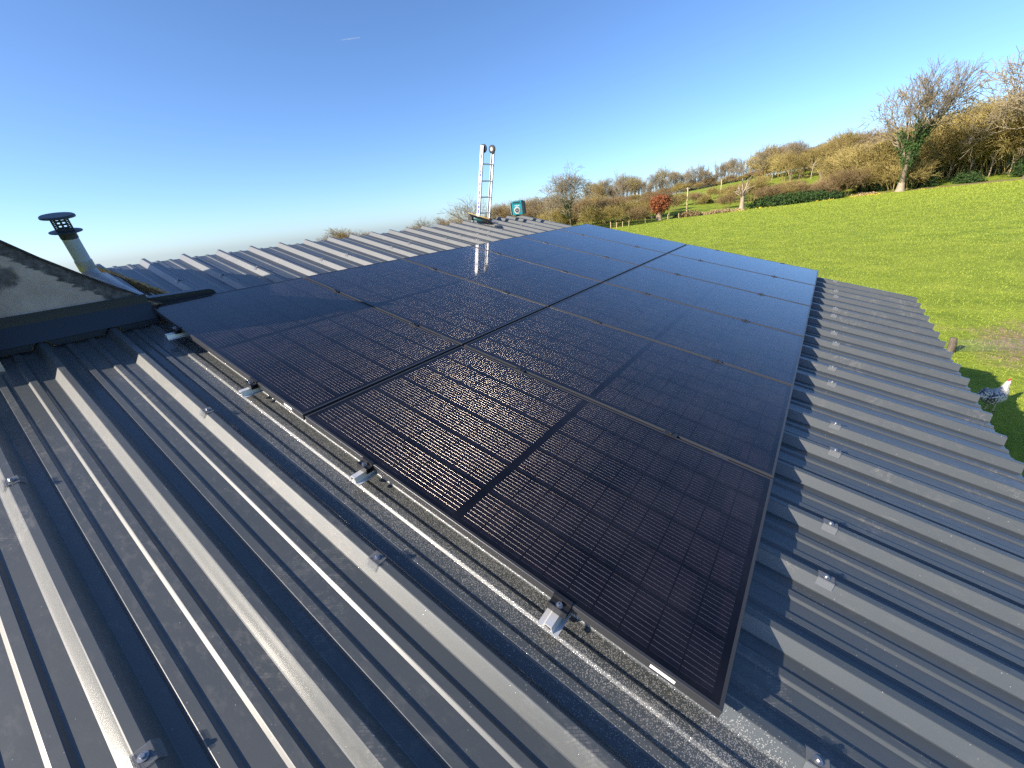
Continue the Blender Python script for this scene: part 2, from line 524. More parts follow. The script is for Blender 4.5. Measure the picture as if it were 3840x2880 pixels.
def roof_profile(k):
    """cross-section (x, z) of one rib pitch, starting at the left foot of rib k"""
    c = RIB0 + RIB * k
    h = CREST - PAN
    P = [(c - .0475, PAN), (c - .0440, PAN + .0015), (c - .0170, CREST - .004), (c - .0150, CREST - .0012), (c - .0120, CREST),
         (c + .0120, CREST), (c + .0150, CREST - .0012), (c + .0170, CREST - .004), (c + .0440, PAN + .0015), (c + .0475, PAN)]
    for q in (c + .106, c + .212):
        P += [(q - .023, PAN), (q - .0150, PAN + .0072), (q - .0125, PAN + .0085), (q + .0125, PAN + .0085), (q + .0150, PAN + .0072), (q + .023, PAN)]
    return P

def roof_sheet(k0, y0, y1, n=3):
    pts = []
    for k in range(k0, k0 + n): pts += roof_profile(k)
    pts.append((RIB0 + RIB * (k0 + n) - .0475, PAN))
    mb = MB(); ys = [y0 + (y1 - y0) * i / 6 for i in range(7)]
    vs = [(x, y, z) for y in ys for x, z in pts]; m = len(pts)
    fs = [(i * m + j, i * m + j + 1, (i + 1) * m + j + 1, (i + 1) * m + j) for i in range(6) for j in range(m - 1)]
    mb.add(vs, fs)
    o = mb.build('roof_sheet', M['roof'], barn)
    sol = o.modifiers.new('thick', 'SOLIDIFY'); sol.thickness = .0012; sol.offset = -1
    return o
K_LO, K_HI = -9, 22
for k in range(K_LO, 0, 3): roof_sheet(k, EAVE, -.06)
for k in range(0, K_HI - 1, 3): roof_sheet(k, EAVE, RIDGE)
XEND = RIB0 + RIB * 21 - .0475
# walls under the roof (world-vertical, written in world axes, then parented)
def barn_wall(name, pts, thick):
    mb = MB(); (x0, y0, zb0, zt0), (x1, y1, zb1, zt1) = pts
    d = Vector((x1 - x0, y1 - y0, 0)).normalized(); n = Vector((-d.y, d.x, 0)) * thick
    q = [Vector((x0, y0, 0)), Vector((x1, y1, 0)), Vector((x1, y1, 0)) + n, Vector((x0, y0, 0)) + n]
    zb = [zb0, zb1, zb1, zb0]; zt = [zt0, zt1, zt1, zt0]
    vs = [(p.x, p.y, z) for p, z in zip(q, zb)] + [(p.x, p.y, z) for p, z in zip(q, zt)]
    mb.add(vs, [(0, 3, 2, 1), (4, 5, 6, 7), (0, 1, 5, 4), (1, 2, 6, 5), (2, 3, 7, 6), (3, 0, 4, 7)])
    o = mb.build(name, M['limewall'])
    o.parent = barn; o.matrix_parent_inverse = ROOF.inverted()
    return o
def roofw(x, y, z): return ROOF @ Vector((x, y, z))
e = roofw(0, EAVE + .35, PAN - .03); r_ = roofw(0, RIDGE - .06, PAN - .03)
barn_wall('wall', [(-2.8, e.y, 0, e.z), (XEND - .25, e.y, 0, e.z)], .2)
barn_wall('wall', [(XEND - .25, e.y, 0, e.z), (XEND - .25, r_.y, 0, r_.z)], .2)
barn_wall('wall', [(XEND - .25, r_.y, 0, r_.z - .09), (.35, r_.y, 0, r_.z - .09)], .2)

# saddle washers with their screws, on the crests along the purlins
def saddle_mesh():
    mb = MB(); t = .002; L2 = .026
    prof = [(-.032, -.020), (-.0185, CREST * 0 + .0005), (.0185, .0005), (.032, -.020), (.034, -.019), (.0200, .0030), (-.0200, .0030), (-.034, -.019)]
    mb.prism(prof, 'y', -L2, L2)
    mb.prism([(-.0215, -.002), (-.0215, .007), (-.0195, .008), (-.0185, -.002)], 'y', -L2, L2)
    return mb
def screw_mesh():
    mb = MB()
    mb.lathe([(.0115, .003), (.0115, .0055), (.0075, .006)], 14)
    mb.lathe([(.0062, .0055), (.0062, .0125), (.0050, .0135)], 6)
    return mb
sad0 = None
def saddle(k, y, dx=0.0):
    global sad0
    if sad0 is None:
        sad0 = saddle_mesh().build('saddle_washer', M['saddle'], barn, smooth=RAD(30))
        screw_mesh().build('screw', M['bolt'], sad0, smooth=RAD(30))
        o = sad0
    else:
        o = copy_tree(sad0, barn)
    o.location = (RIB0 + RIB * k + dx, y, CREST + .0008)
    o.rotation_euler = (0, 0, random.uniform(-.06, .06))
random.seed(4)
SKIP = {3, 6, 9, 12, 15}
for k in range(-3, 21):
    if k >= 0 and k % 3 != 1: saddle(k, -4.15 + random.uniform(-.02, .02))
    if k < 0: saddle(k, -4.15 + random.uniform(-.02, .02))
for k in (-3, -1): 
    saddle(k, -2.82 + random.uniform(-.02, .02)); saddle(k, -1.49 + random.uniform(-.02, .02))
for k in (1, 2, 3, 5, 6, 8, 9, 11, 12, 14, 15, 17, 18, 20): saddle(k, .70 + random.uniform(-.04, .04))

# ------------------------------------------------------------------ solar panels
PW, PL, TH = WP - .02, LP - .02, .034
def frame_mesh():
    mb = MB()
    prof = [(-.0105, -.0012), (-.0105, 0), (-.0008, 0), (0, -.0008), (0, -.0080), (-.0016, -.0088), (-.0016, -.0104), (0, -.0112),
            (0, -.0180), (-.0016, -.0188), (-.0016, -.0204), (0, -.0212), (0, -TH), (-.028, -TH), (-.028, -TH + .002), (-.0025, -TH + .002), (-.0025, -.0065), (-.0105, -.0065)]
    cs = [(0, 0, -1, 1), (PW, 0, 1, 1), (PW, -PL, 1, -1), (0, -PL, -1, -1)]
    m = len(prof); vs = []
    for cx, cy, sx, sy in cs:
        for o, z in prof: vs.append((cx + sx * o, cy + sy * o, z))
    fs = []
    for c in range(4):
        d = (c + 1) % 4
        for j in range(m): fs.append((c * m + j, c * m + (j + 1) % m, d * m + (j + 1) % m, d * m + j))
    mb.add(vs, fs)
    return mb
def make_panel():
    root = empty('solar_panel')
    frame_mesh().build('frame', M['frame'], root)
    g = MB().box((.0106, -PL + .0106, -.0062), (PW - .0106, -.0106, -.0014)).build('glass', M['glass'], root)
    return root
def fill_sheet(root):
    pass
ROWN = ["nearest", "second nearest", "third nearest", "third farthest", "second farthest", "farthest"]
P0 = make_panel()
PANELS = {}
for i in range(6):
    for j in range(2):
        o = P0 if (i, j) == (0, 0) else copy_tree(P0)
        o.matrix_world = at_roof(i * WP + .01, -j * LP, 0)
        side = "upper row towards the ridge" if j == 0 else "lower row towards the eave"
        tag(o, f"black framed solar panel, {ROWN[i]} of six in the {side}", "solar panel", "solar panels in two rows of six on the metal roof")
        PANELS[(i, j)] = o
for (i, j), yy in (((0, 0), -1.80), ((0, 1), -1.78), ((1, 0), -1.765), ((1, 1), -1.70), ((4, 0), -.48)):
    MB().box((-.0008, yy - .036, -.024), (.0001, yy + .036, -.0105)).build('sticker', M['sticker'], PANELS[(i, j)])

# brackets along the near edge, clamps along the joints and the far edge
YC = [-.492, -1.468, -2.436, -3.408]
def rail_foot_mesh(x0, x1):
    prof = [(-.036, -.0295), (-.036, -.0270), (-.020, -.0265), (-.012, -.004), (-.012, -.001), (.012, -.001), (.012, -.004), (.020, -.0265), (.036, -.0270), (.036, -.0295), (.018, -.0295), (.0095, -.0065), (-.0095, -.0065), (-.018, -.0295)]
    return MB().prism(prof, 'x', x0, x1)
def end_clamp_mesh(s):
    mb = MB()
    mb.box((-.038 * s if s > 0 else .003, -.034, -.001), (-.003 if s > 0 else .038, .034, .0015)) if False else None
    # s = -1: clamp stands on the near side of the panels (towards -x), s = +1 on the far side
    def X(a, b): return (min(a * s, b * s), max(a * s, b * s))
    for (a, b, z0, z1) in ((-.0085, .002, .0008, .0042), (.0015, .0045, -.034, .0042), (.0045, .034, -.0345, -.0310), (.031, .034, -.0310, -.004), (.0045, .031, -.012, -.0085)):
        x0, x1 = X(a, b); mb.box((x0, -.033, z0), (x1, .033, z1))
    return mb
def bolt_mesh(z, x=0.0):
    mb = MB(); mb.lathe([(.0115, 0), (.0115, .002), (.0075, .0024), (.0075, .010), (.0060, .0108), (.0035, .0108), (.0035, .006)], 14, (x, 0, z)); return mb
br0 = None
ORD = ["topmost", "second from the top", "third from the top", "lowest"]
for q, y in enumerate(YC):
    if br0 is None:
        br0 = empty('mounting_bracket'); o = br0
        rf = rail_foot_mesh(-.080, .165).build('rail_foot', M['rail'], br0); rf.location.z = -TH - .0005
        end_clamp_mesh(-1).build('end_clamp', M['clampblack'], br0)
        bolt_mesh(-.0085, -.020).build('bolt', M['bolt'], br0, smooth=RAD(40))
    else:
        o = copy_tree(br0)
    o.matrix_world = at_roof(.0095, y, 0)
    tag(o, f"aluminium bracket with black end clamp on near panel edge, {ORD[q]} of four", "bracket", "brackets along the near edge of the panels")
far0 = None
for q, y in enumerate(YC):
    if far0 is None:
        far0 = empty('mounting_bracket'); o = far0
        rf = rail_foot_mesh(-.17, .12).build('rail_foot', M['rail'], far0); rf.location.z = -TH - .0005
        end_clamp_mesh(1).build('end_clamp', M['clampblack'], far0)
        bolt_mesh(-.0085, .020).build('bolt', M['bolt'], far0, smooth=RAD(40))
    else:
        o = copy_tree(far0)
    o.matrix_world = at_roof(6 * WP - .0095, y, 0)
    tag(o, f"black end clamp on far panel edge against the field, {ORD[q]} of four", "bracket", "brackets along the far edge of the panels")
mc0 = None
JN = ["first", "second", "third", "fourth", "fifth"]
for i in range(1, 6):
    for q, y in enumerate(YC):
        if mc0 is None:
            mc0 = empty('mid_clamp'); o = mc0
            MB().box((-.020, -.033, .0006), (.020, .033, .0040)).box((-.0085, -.033, -.034), (.0085, .033, .0006)).build('clamp_bar', M['clampblack'], mc0)
            bolt_mesh(.0025).build('bolt', M['clampblack'], mc0, smooth=RAD(40))
            rf = rail_foot_mesh(-.13, .13).build('rail_foot', M['rail'], mc0); rf.location.z = -TH - .0005
        else:
            o = copy_tree(mc0)
        o.matrix_world = at_roof(i * WP + (.0 ), y + random.uniform(-.01, .01), 0)
        tag(o, f"mid clamp, {ORD[q]} of four on the {JN[i-1]} panel joint from near edge", "clamp", "mid clamps between the panels")

# ------------------------------------------------------------------ old rendered building on the left
def oldwall_material():
    m = mat("weathered_cement_render", (.3, .28, .25), .9, 0, 0, .2); N = NT(m)
    co = N.coord(); x, y, z = N.sep(co)
    f = N.noise(co, 4.5, 8, .65); g = N.noise(co, 30, 5, .6)
    clean = N.ramp(f, [(.3, (.40, .29, .22)), (.7, (.62, .47, .36))])
    dark = N.ramp(g, [(.35, (.035, .032, .03)), (.65, (.15, .135, .12))])
    # dark band of lichen below the sloping top edge, and an old patch at the left
    s = N.math('ADD', z, N.math('MULTIPLY', x, .86))                       # 0.08 on the edge line
    edge = N.math('SUBTRACT', .10, s)
    band = N.math('MULTIPLY', N.rng(edge, .035, .07), N.rng(edge, .205, .155))
    bn = N.math('ADD', band, N.math('MULTIPLY', N.math('SUBTRACT', N.noise(N.map(co, (3, 3, 14), rot=(0, .72, 0)), 4, 5), .5), 2.2))
    band = N.math('MULTIPLY', N.rng(bn, .38, .7), N.math('GREATER_THAN', band, .02))
    dx = N.math('ADD', x, .74); dz = N.math('SUBTRACT', z, .265)
    d = N.math('SQRT', N.math('ADD', N.math('POWER', N.math('MULTIPLY', dx, .55), 2), N.math('POWER', N.math('MULTIPLY', dz, 1.5), 2)))
    pt = N.math('ADD', d, N.math('MULTIPLY', N.math('SUBTRACT', N.noise(co, 9, 6), .5), .16))
    patch = N.rng(pt, .135, .105)
    tip = N.rng(edge, .06, .0)
    k = N.math('MAXIMUM', N.math('MAXIMUM', N.math('MULTIPLY', band, .9), N.math('MULTIPLY', patch, .8)), N.math('MULTIPLY', tip, .45))
    N.set('Base Color', N.mix(k, clean, dark))
    N.set('Normal', N.bump(N.math('ADD', f, N.math('MULTIPLY', g, .4)), .8, .03))
    return m
M['oldwall'] = oldwall_material()
M['slate'] = noisy("dark_old_slate", [(0, (.02, .018, .022)), (1, (.09, .08, .08))], 20, bump=.6)
old = empty('old_building', ROOF.copy(), label="old cement rendered building with dark sloping edge at the left of the roof", cat="building")
KB = .647
front = [(.078, -.004), (-.056, .093), (-.2, .196), (-.384, .341), (-.489, .437), (-.80, .70), (-.95, .70), (-.95, -.2), (.078, -.2)]
mb = MB(); n = len(front)
vs = [(x, KB * z, z) for x, z in front] + [(x, KB * z + .05, z - .05) for x, z in front]
mb.add(vs, [tuple(range(n - 1, -1, -1)), tuple(range(n, 2 * n))] + [(i, (i + 1) % n, n + (i + 1) % n, n + i) for i in range(n)])
mb.build('wall', M['oldwall'], old)
# thin dark coping of slate along the rake
mb = MB(); rk = front[0:6]
for (a, b) in zip(rk[:-1], rk[1:]):
    A = Vector((a[0], KB * a[1], a[1])); B = Vector((b[0], KB * b[1], b[1]))
    nrm = Vector((-(b[1] - a[1]), 0, b[0] - a[0])).normalized()
    if nrm.z < 0: nrm = -nrm
    o1 = Vector((0, -.012, 0)); o2 = Vector((0, .05, -.012))
    q = [A + o1, B + o1, B + o2, A + o2]
    mb.add([p + nrm * .002 for p in q] + [p + nrm * .014 for p in q], [(0, 3, 2, 1), (4, 5, 6, 7), (0, 1, 5, 4), (1, 2, 6, 5), (2, 3, 7, 6), (3, 0, 4, 7)])
mb.build('coping', M['slate'], old)
rg = [(-.30, -.2), (-.28, .0), (-.20, .14), (-.02, .42), (0, .62), (.17, .77), (.32, .98), (.70, .69), (1.58, .84), (2.10, .50), (1.95, -.4)]  # unseen rear mass, outline shaped to cast the shadow on panels and pipe
m_ = len(rg)
MB().add([(-.76, y, z) for y, z in rg] + [(-1.70, y, min(z, .02)) for y, z in rg],
         [tuple(range(m_)), tuple(range(2 * m_ - 1, m_ - 1, -1))] + [((i + 1) % m_, i, m_ + i, m_ + (i + 1) % m_) for i in range(m_)]).build('shadow_block', M['oldwall'], old)

# lead-grey flashing between the old wall and the metal roof
fl = empty('wall_flashing', ROOF.copy(), label="dark folded steel flashing between the old wall and the metal roof", cat="flashing")
def flashing_mesh(x0, x1):
    prof = [(-.004 + .0, .088), (-.004, .086), (-.012, .030), (-.100, CREST + .0085), (-.102, CREST + .0065), (-.099, CREST + .004), (-.008, .026), (.002, .088)]
    return MB().prism([(y + KB * max(z, 0) * .0, z) for y, z in prof], 'x', x0, x1)
flashing_mesh(-3.2, .012).build('apron', M['flash'], fl, smooth=RAD(30))
# lip notched round the ribs
mb = MB()
for k in range(-9, 0):
    c = RIB0 + RIB * k; x0 = c + .050; x1 = c + RIB - .050
    x1 = min(x1, .012)
    zt = CREST + .004; zb = PAN + .012
    prof = [(x0 - .026, zt), (x0 + .004, zb), (x1 - .004, zb), (x1 + .026 if k < -1 else x1, zt)]
    mb.prism(prof, 'y', -.1015, -.0995)
mb.build('lip', M['flash'], fl)
cor = MB()
cor.prism([(.015, PAN + .012), (.50, PAN + .012), (.44, .018), (.41, .030), (-.012, .040), (.015, -.02)], 'y', .045, .049)
cor.add([(-.012, .045, .040), (.41, .045, .030), (.43, .115, .022), (-.012, .115, .034)], [(0, 1, 2, 3)])
cor.build('corner_piece', M['flash'], fl)

# weathered board at the cut edge of the upper roof
bd = empty('verge_board', at_roof(0, 0, 0), label="weathered pine board along the cut left edge of the upper roof", cat="board")
p1 = onz(1540 / 2.44, 720 + 925 / 2.44, CREST); p0 = (.048, 1.50)
mb = MB(); nseg = 18; random.seed(9)
top = []
for i in range(nseg + 1):
    t = i / nseg; x = .245 + (.055 - .245) * t; y = .36 + (1.52 - .36) * t
    top.append((x, y, CREST + .012 + random.uniform(-.008, .006)))
vs = []
for x, y, z in top: vs += [(x - .022, y, z), (x + .012, y, z - .003), (x + .012, y, z - .06), (x - .022, y, z - .06)]
fs = []
for i in range(nseg):
    a = 4 * i
    for j in range(4): fs.append((a + j, a + (j + 1) % 4, a + 4 + (j + 1) % 4, a + 4 + j))
fs += [(0, 3, 2, 1), (4 * nseg, 4 * nseg + 1, 4 * nseg + 2, 4 * nseg + 3)]
mb.add(vs, fs).build('plank', M['board'], bd)

# ------------------------------------------------------------------ flue pipe
fp = empty('flue_pipe', ROOF.copy(), label="grey plastic vent pipe with elbow and dark mushroom cap behind the old wall", cat="pipe")
M['pvc'] = noisy("grey_pvc", [(0, (.30, .31, .33)), (1, (.44, .45, .46))], 5, rough=.45, bump=0, spec=.4)
M['pvc_shade'] = noisy("shade_tinted_pvc", [(0, (.38, .43, .50)), (1, (.47, .53, .60))], 6, rough=.5, bump=0, spec=.4)  # bluish tint in the colour stands in for shade on the upper pipe
M['cap'] = mat("dark_green_grey_cap", (.035, .05, .06), .45)
R0 = .050
upA = Vector((A3.T @ np.array([0, 0, 1.0])))
E0 = Vector((-.02, .98, -.035))                 # elbow
# fit the elbow to the sight line of the photo's elbow at this distance
d_ = A3.T @ ray(345, 1034); t_ = (.98 - Cc[1]) / d_[1]; E0 = Vector(Cc + d_ * t_)
S0 = Vector((.035, .10, -.02)); 
d2 = A3.T @ ray(211, 806); Tt = Vector(Cc + d2 * ((E0.y - .0 - Cc[1]) / d2[1]))
ax = (Tt - E0).normalized(); hp = (Tt - E0).length
lo = (S0 - E0).normalized()
MB().tube([S0, E0 + lo * .13], [R0 * .98] * 2, 24).build('lower_pipe', M['pvc'], fp, smooth=RAD(40))
pts = []
for i in range(9):
    t = i / 8
    a = E0 + lo * .14; b = E0; c = E0 + ax * .07
    pts.append(a * (1 - t) ** 2 + b * 2 * t * (1 - t) + c * t * t)
MB().tube(pts, R0 * 1.04, 24).build('elbow', M['pvc'], fp, smooth=RAD(40))
MB().tube([E0 + ax * .045, E0 + ax * .048, E0 + ax * .125, E0 + ax * .128], [R0 * 1.04, R0 * 1.09, R0 * 1.09, R0 * 1.03], 24).build('socket', M['pvc'], fp, smooth=RAD(40))
MB().tube([E0 + ax * .10, E0 + ax * (hp * .70)], R0, 24).build('upper_pipe', M['pvc_shade'], fp, smooth=RAD(40))
def ring_tube(ts, rs): return MB().tube([E0 + ax * (hp * t) for t in ts], rs, 28)
capo = ring_tube([.635, .64, .745, .75], [R0, R0 * 1.06, R0 * 1.06, R0 * 1.0]).build('collar', M['cap'], fp, smooth=RAD(40))
ring_tube([.735, .742, .752, .765], [R0 * 1.1, R0 * 1.95, R0 * 1.95, R0 * 1.05]).build('rain_collar', M['cap'], fp, smooth=RAD(40))
ring_tube([.955, .962, .985, 1.0], [R0 * 1.0, R0 * 2.05, R0 * 2.05, R0 * 1.9]).build('cap', M['cap'], fp, smooth=RAD(40))
mb = MB()
bx = ax.orthogonal().normalized(); by = ax.cross(bx)
for k in range(10):
    a = 2 * math.pi * k / 10; o = (bx * math.cos(a) + by * math.sin(a)) * R0 * .98
    mb.tube([E0 + ax * (hp * .76) + o, E0 + ax * (hp * .96) + o], .0055, 6)
for t in (.775, .825, .875, .925):
    c = E0 + ax * (hp * t); loop = [c + (bx * math.cos(2 * math.pi * k / 24) + by * math.sin(2 * math.pi * k / 24)) * R0 * .98 for k in range(25)]
    mb.tube(loop, .0045, 5, cap=False)
mb.build('grille', M['cap'], fp, smooth=RAD(60))

# ------------------------------------------------------------------ ladder at the upper edge
lad = empty('ladder', ROOF.copy(), label="aluminium ladder with blue lettering and two wheels rising above the roof's upper edge", cat="ladder")
def roof_line(u0, v0, u1, v1, y0, x0):
    """stile standing just behind the upper edge, seen along the two sight lines"""
    d = A3.T @ ray(u0, v0); B = Cc + d * ((y0 - Cc[1]) / d[1])
    up = A3.T @ np.array([.075, -.20, 1.0]); up /= np.linalg.norm(up)
    best = None
    for L in np.linspace(.6, 1.6, 201):
        P = A3 @ (B + up * L) + [0, 0, H]; q = prw(P)
        e = abs(q[1] - v1)
        if best is None or e < best[0]: best = (e, L, q)
    return Vector(B), Vector(up), best[1]
B1, UP, L1 = roof_line(1792, 822, 1815, 545, RIDGE + .05, 0)
SW, SD = .030, .062                      # stile thickness and depth
dirx = Vector((1, 0, 0)); nrmv = dirx.cross(UP).normalized()
GAP = .345
def stile(b, flip, words):
    def P(a, d, t): return b + dirx * a + nrmv * d + UP * t
    mb = MB()
    z0, z1 = -2.9, L1
    prof = [(0, -SD / 2), (SW, -SD / 2), (SW, -SD / 2 + .006), (.006, -SD / 2 + .006), (.006, SD / 2 - .006), (SW, SD / 2 - .006), (SW, SD / 2), (0, SD / 2)]
    if flip: prof = [(-a, d) for a, d in prof][::-1]
    n = len(prof)
    vs = [P(a, d, z0) for a, d in prof] + [P(a, d, z1) for a, d in prof]
    fs = [(i, (i + 1) % n, n + (i + 1) % n, n + i) for i in range(n)] + [tuple(range(n - 1, -1, -1)), tuple(range(n, 2 * n))]
    mb.add(vs, fs)
    return mb.build('stile', M['alu_white'], lad)
s1 = stile(B1, False, True); s2 = stile(B1 + dirx * GAP, True, False)
# blue lettering strip on the first stile's outer face
def add_text(txt, size, parent, m, matl, extrude=.0004):
    cu = bpy.data.curves.new('lettering', 'FONT'); cu.body = txt; cu.size = size; cu.extrude = extrude
    cu.align_x = 'CENTER'; cu.align_y = 'CENTER'
    o = bpy.data.objects.new('lettering', cu); COL.objects.link(o)
    dg = bpy.context.evaluated_depsgraph_get()
    me = bpy.data.meshes.new_from_object(o.evaluated_get(dg))
    bpy.data.objects.remove(o)
    me.materials.clear(); me.materials.append(matl)
    t = bpy.data.objects.new('lettering', me); COL.objects.link(t)
    t.parent = parent; t.matrix_local = m
    return t
mb = MB(); random.seed(12)
tpos = .10
while tpos < L1 - .12:
    ln = random.choice([.035, .05, .06, .075]); w0 = -.018 + random.uniform(-.004, .004); w1 = .018 + random.uniform(-.004, .006)
    def P(d, t): return B1 + dirx * -.0012 + nrmv * d + UP * t
    mb.add([P(w0, tpos), P(w1, tpos + .006), P(w1, tpos + ln), P(w0, tpos + ln - .006)], [(0, 1, 2, 3)])
    tpos += ln + random.choice([.012, .014, .04])
mb.build('lettering', M['blue_print'], lad)
for t in (-2.4, -2.12, -1.84, -1.56, -1.28, -1.0, -.72, -.44, -.16, .10, .375, .65, .925):
    if t < L1 - .08:
        MB().tube([B1 + dirx * .004 + UP * t, B1 + dirx * (GAP - .004) + UP * t], .0145, 12).build('rung', M['rail'], lad, smooth=RAD(40))
for a0 in (SW + .004, GAP - SW - .034):
    c = B1 + UP * (L1 - .045)
    wl = MB(); wl.tube([c + dirx * (a0 + q) for q in (0, .004, .026, .030)], [.062, .070, .070, .062], 26)
    w = wl.build('wheel', M['rubber'], lad, smooth=RAD(40))
    MB().tube([c + dirx * (a0 - .004), c + dirx * (a0 + .034)], .034, 22).build('rim', M['grey'], w, smooth=RAD(40))
    MB().tube([c + dirx * (a0 - .008), c + dirx * (a0 + .038)], .012, 12).build('axle', M['bolt'], w, smooth=RAD(40))

# ------------------------------------------------------------------ site radio
pr_ = onz(1940, 806, CREST)
def fit_h(P, vt, lo=.01, hi=60):
    """height above P (roof or ground) whose top lands on row vt"""
    P = np.array(P, float)
    for _ in range(50):
        m = (lo + hi) / 2
        front = (Rc @ (A3.T @ (P + [0, 0, m] - np.array([0, 0, H])) - Cc))[2] > .2
        if front and prw(P + [0, 0, m])[1] > vt: lo = m
        else: hi = m
    return m
wp = A3 @ np.array(pr_) + [0, 0, H]
RH = fit_h(wp, 753)
rad = empty('site_radio', Matrix.Translation(Vector(wp) + Vector((0.06, .0, .008))) @ Matrix.Rotation(RAD(-72), 4, 'Z') @ Matrix.Rotation(RAD(5), 4, 'X'),
            label="teal and black site radio with a round speaker standing on the roof beside the ladder", cat="radio")
rw, rd, rh = RH * .80, RH * .62, RH
MB().box((-rw / 2, -rd / 2, 0), (rw / 2, rd / 2, rh * .88)).build('body', M['teal'], rad, bevel=.012)
for sx in (-1, 1):
    MB().box((sx * rw * .56 - .012, -rd * .54, .002), (sx * rw * .56 + .012, rd * .54, rh * .90)).build('bumper', M['black'], rad, bevel=.01)
mb = MB()
for sx in (-1, 1):
    for sy in (-1, 1):
        mb.tube([(sx * rw * .62, sy * rd * .45, .01), (sx * rw * .62, sy * rd * .45, rh * .8)], .008, 8)
mb.build('guard_rod', M['grey'], rad, smooth=RAD(40))
MB().box((-rw * .5, -rd * .56, rh * .80), (rw * .5, -rd * .45, rh * .985)).build('handle', M['teal'], rad, bevel=.01)
MB().box((-rw * .36, -rd * .572, rh * .85), (rw * .36, -rd * .555, rh * .94)).build('handle_grip', M['black'], rad, bevel=.003)
MB().box((-rw * .5, -rd * .40, rh * .88), (rw * .5, rd * .5, rh * .97)).build('lid', M['green_tool'], rad, bevel=.01)
def disc(mb, r0, r1, y0, y1, cz, cx=0.0, n=28):
    vs = []; 
    for r, y in ((r0, y0), (r1, y1)):
        for k in range(n):
            a = 2 * math.pi * k / n; vs.append((cx + r * math.cos(a), y, cz + r * math.sin(a)))
    return mb.add(vs, [(k, (k + 1) % n, n + (k + 1) % n, n + k) for k in range(n)] + [tuple(range(n, 2 * n))[::-1]])
oct_ = [(.30 * rw * math.cos(a) * 1.05, .33 * rh + .27 * rh * math.sin(a)) for a in [math.pi * (k + .5) / 4 for k in range(8)]]
MB().prism(oct_, 'y', -rd / 2 - .008, -rd / 2 + .002).build('speaker_panel', M['grey_light'], rad)
sp = disc(MB(), .25 * rw, .23 * rw, -rd / 2 - .0085, -rd / 2 - .014, .33 * rh).build('speaker', M['grey'], rad)
disc(MB(), .18 * rw, .15 * rw, -rd / 2 - .0145, -rd / 2 - .0155, .33 * rh).build('speaker_cone', M['black'], sp)
disc(MB(), .07 * rw, .06 * rw, -rd / 2 - .016, -rd / 2 - .020, .33 * rh).build('dust_cap', M['grey'], sp)
add_text("makita", rh * .15, rad, Matrix.Translation((.03 * rw, -rd / 2 - .001, .665 * rh)) @ Matrix.Rotation(RAD(90), 4, 'X'), M['white'])

# ------------------------------------------------------------------ power tool and toothed strip by the ladder
q0 = onz(1768, 826, CREST); q1 = onz(1868, 842, CREST)
T0 = Vector((q0[0], q0[1], CREST + .045)); T1 = Vector((q1[0], q1[1], CREST + .035)); td = (T1 - T0)
tl = empty('power_tool', ROOF.copy(), label="dark green cordless power tool lying across the ribs below the ladder", cat="power tool")
MB().tube([T0, T0 + td * .03, T0 + td * .25, T0 + td * .42], [.022, .036, .042, .040], 14).build('handle', M['green_tool'], tl, smooth=RAD(50))
MB().tube([T0 + td * .42, T0 + td * .46, T0 + td * .70, T0 + td * .76], [.044, .047, .045, .034], 14).build('motor_housing', M['black'], tl, smooth=RAD(50))
MB().tube([T0 + td * .76, T0 + td * .84, T0 + td * 1.0], [.026, .020, .010], 12).build('chuck', M['bolt'], tl, smooth=RAD(50))
MB().box((T0.x - .045, T0.y - .05, T0.z - .038), (T0.x + .045, T0.y + .04, T0.z + .04)).build('battery', M['black'], tl, bevel=.008)
MB().box((T0.x + td.x * .3 - .02, T0.y + td.y * .3 - .02, T0.z + .036), (T0.x + td.x * .3 + .03, T0.y + td.y * .3 + .02, T0.z + .046)).build('badge', M['grey'], tl)
a0 = onz(1757, 801, CREST + .16); a1 = onz(1836, 824, CREST + .09)
st = empty('toothed_strip', ROOF.copy(), label="long black strip with a yellow toothed edge lying at the ladder's foot", cat="strip")
Aa, Bb = Vector(a0), Vector(a1); dd = (Bb - Aa)
q = Vector((-.01, -.07, -.035))
mb = MB(); tk = Vector((0, 0, -.006))
mb.add([Aa, Bb, Bb + q, Aa + q, Aa + tk, Bb + tk, Bb + q + tk, Aa + q + tk], [(0, 1, 2, 3), (7, 6, 5, 4), (0, 4, 5, 1), (1, 5, 6, 2), (2, 6, 7, 3), (3, 7, 4, 0)])
mb.build('blade', M['black'], st)
mb = MB()
for i in range(17):
    p = Aa + dd * ((i + .2) / 17) + Vector((0, 0, .004)); w = dd * (.55 / 17)
    mb.add([p, p + w, p + w + Vector((0, .01, .016)), p + Vector((0, .01, .016)), p + Vector((0, .008, 0)), p + w + Vector((0, .008, 0))], [(0, 1, 2, 3), (5, 4, 3, 2), (0, 3, 4), (1, 5, 2)])
mb.build('teeth', M['yellow'], st)

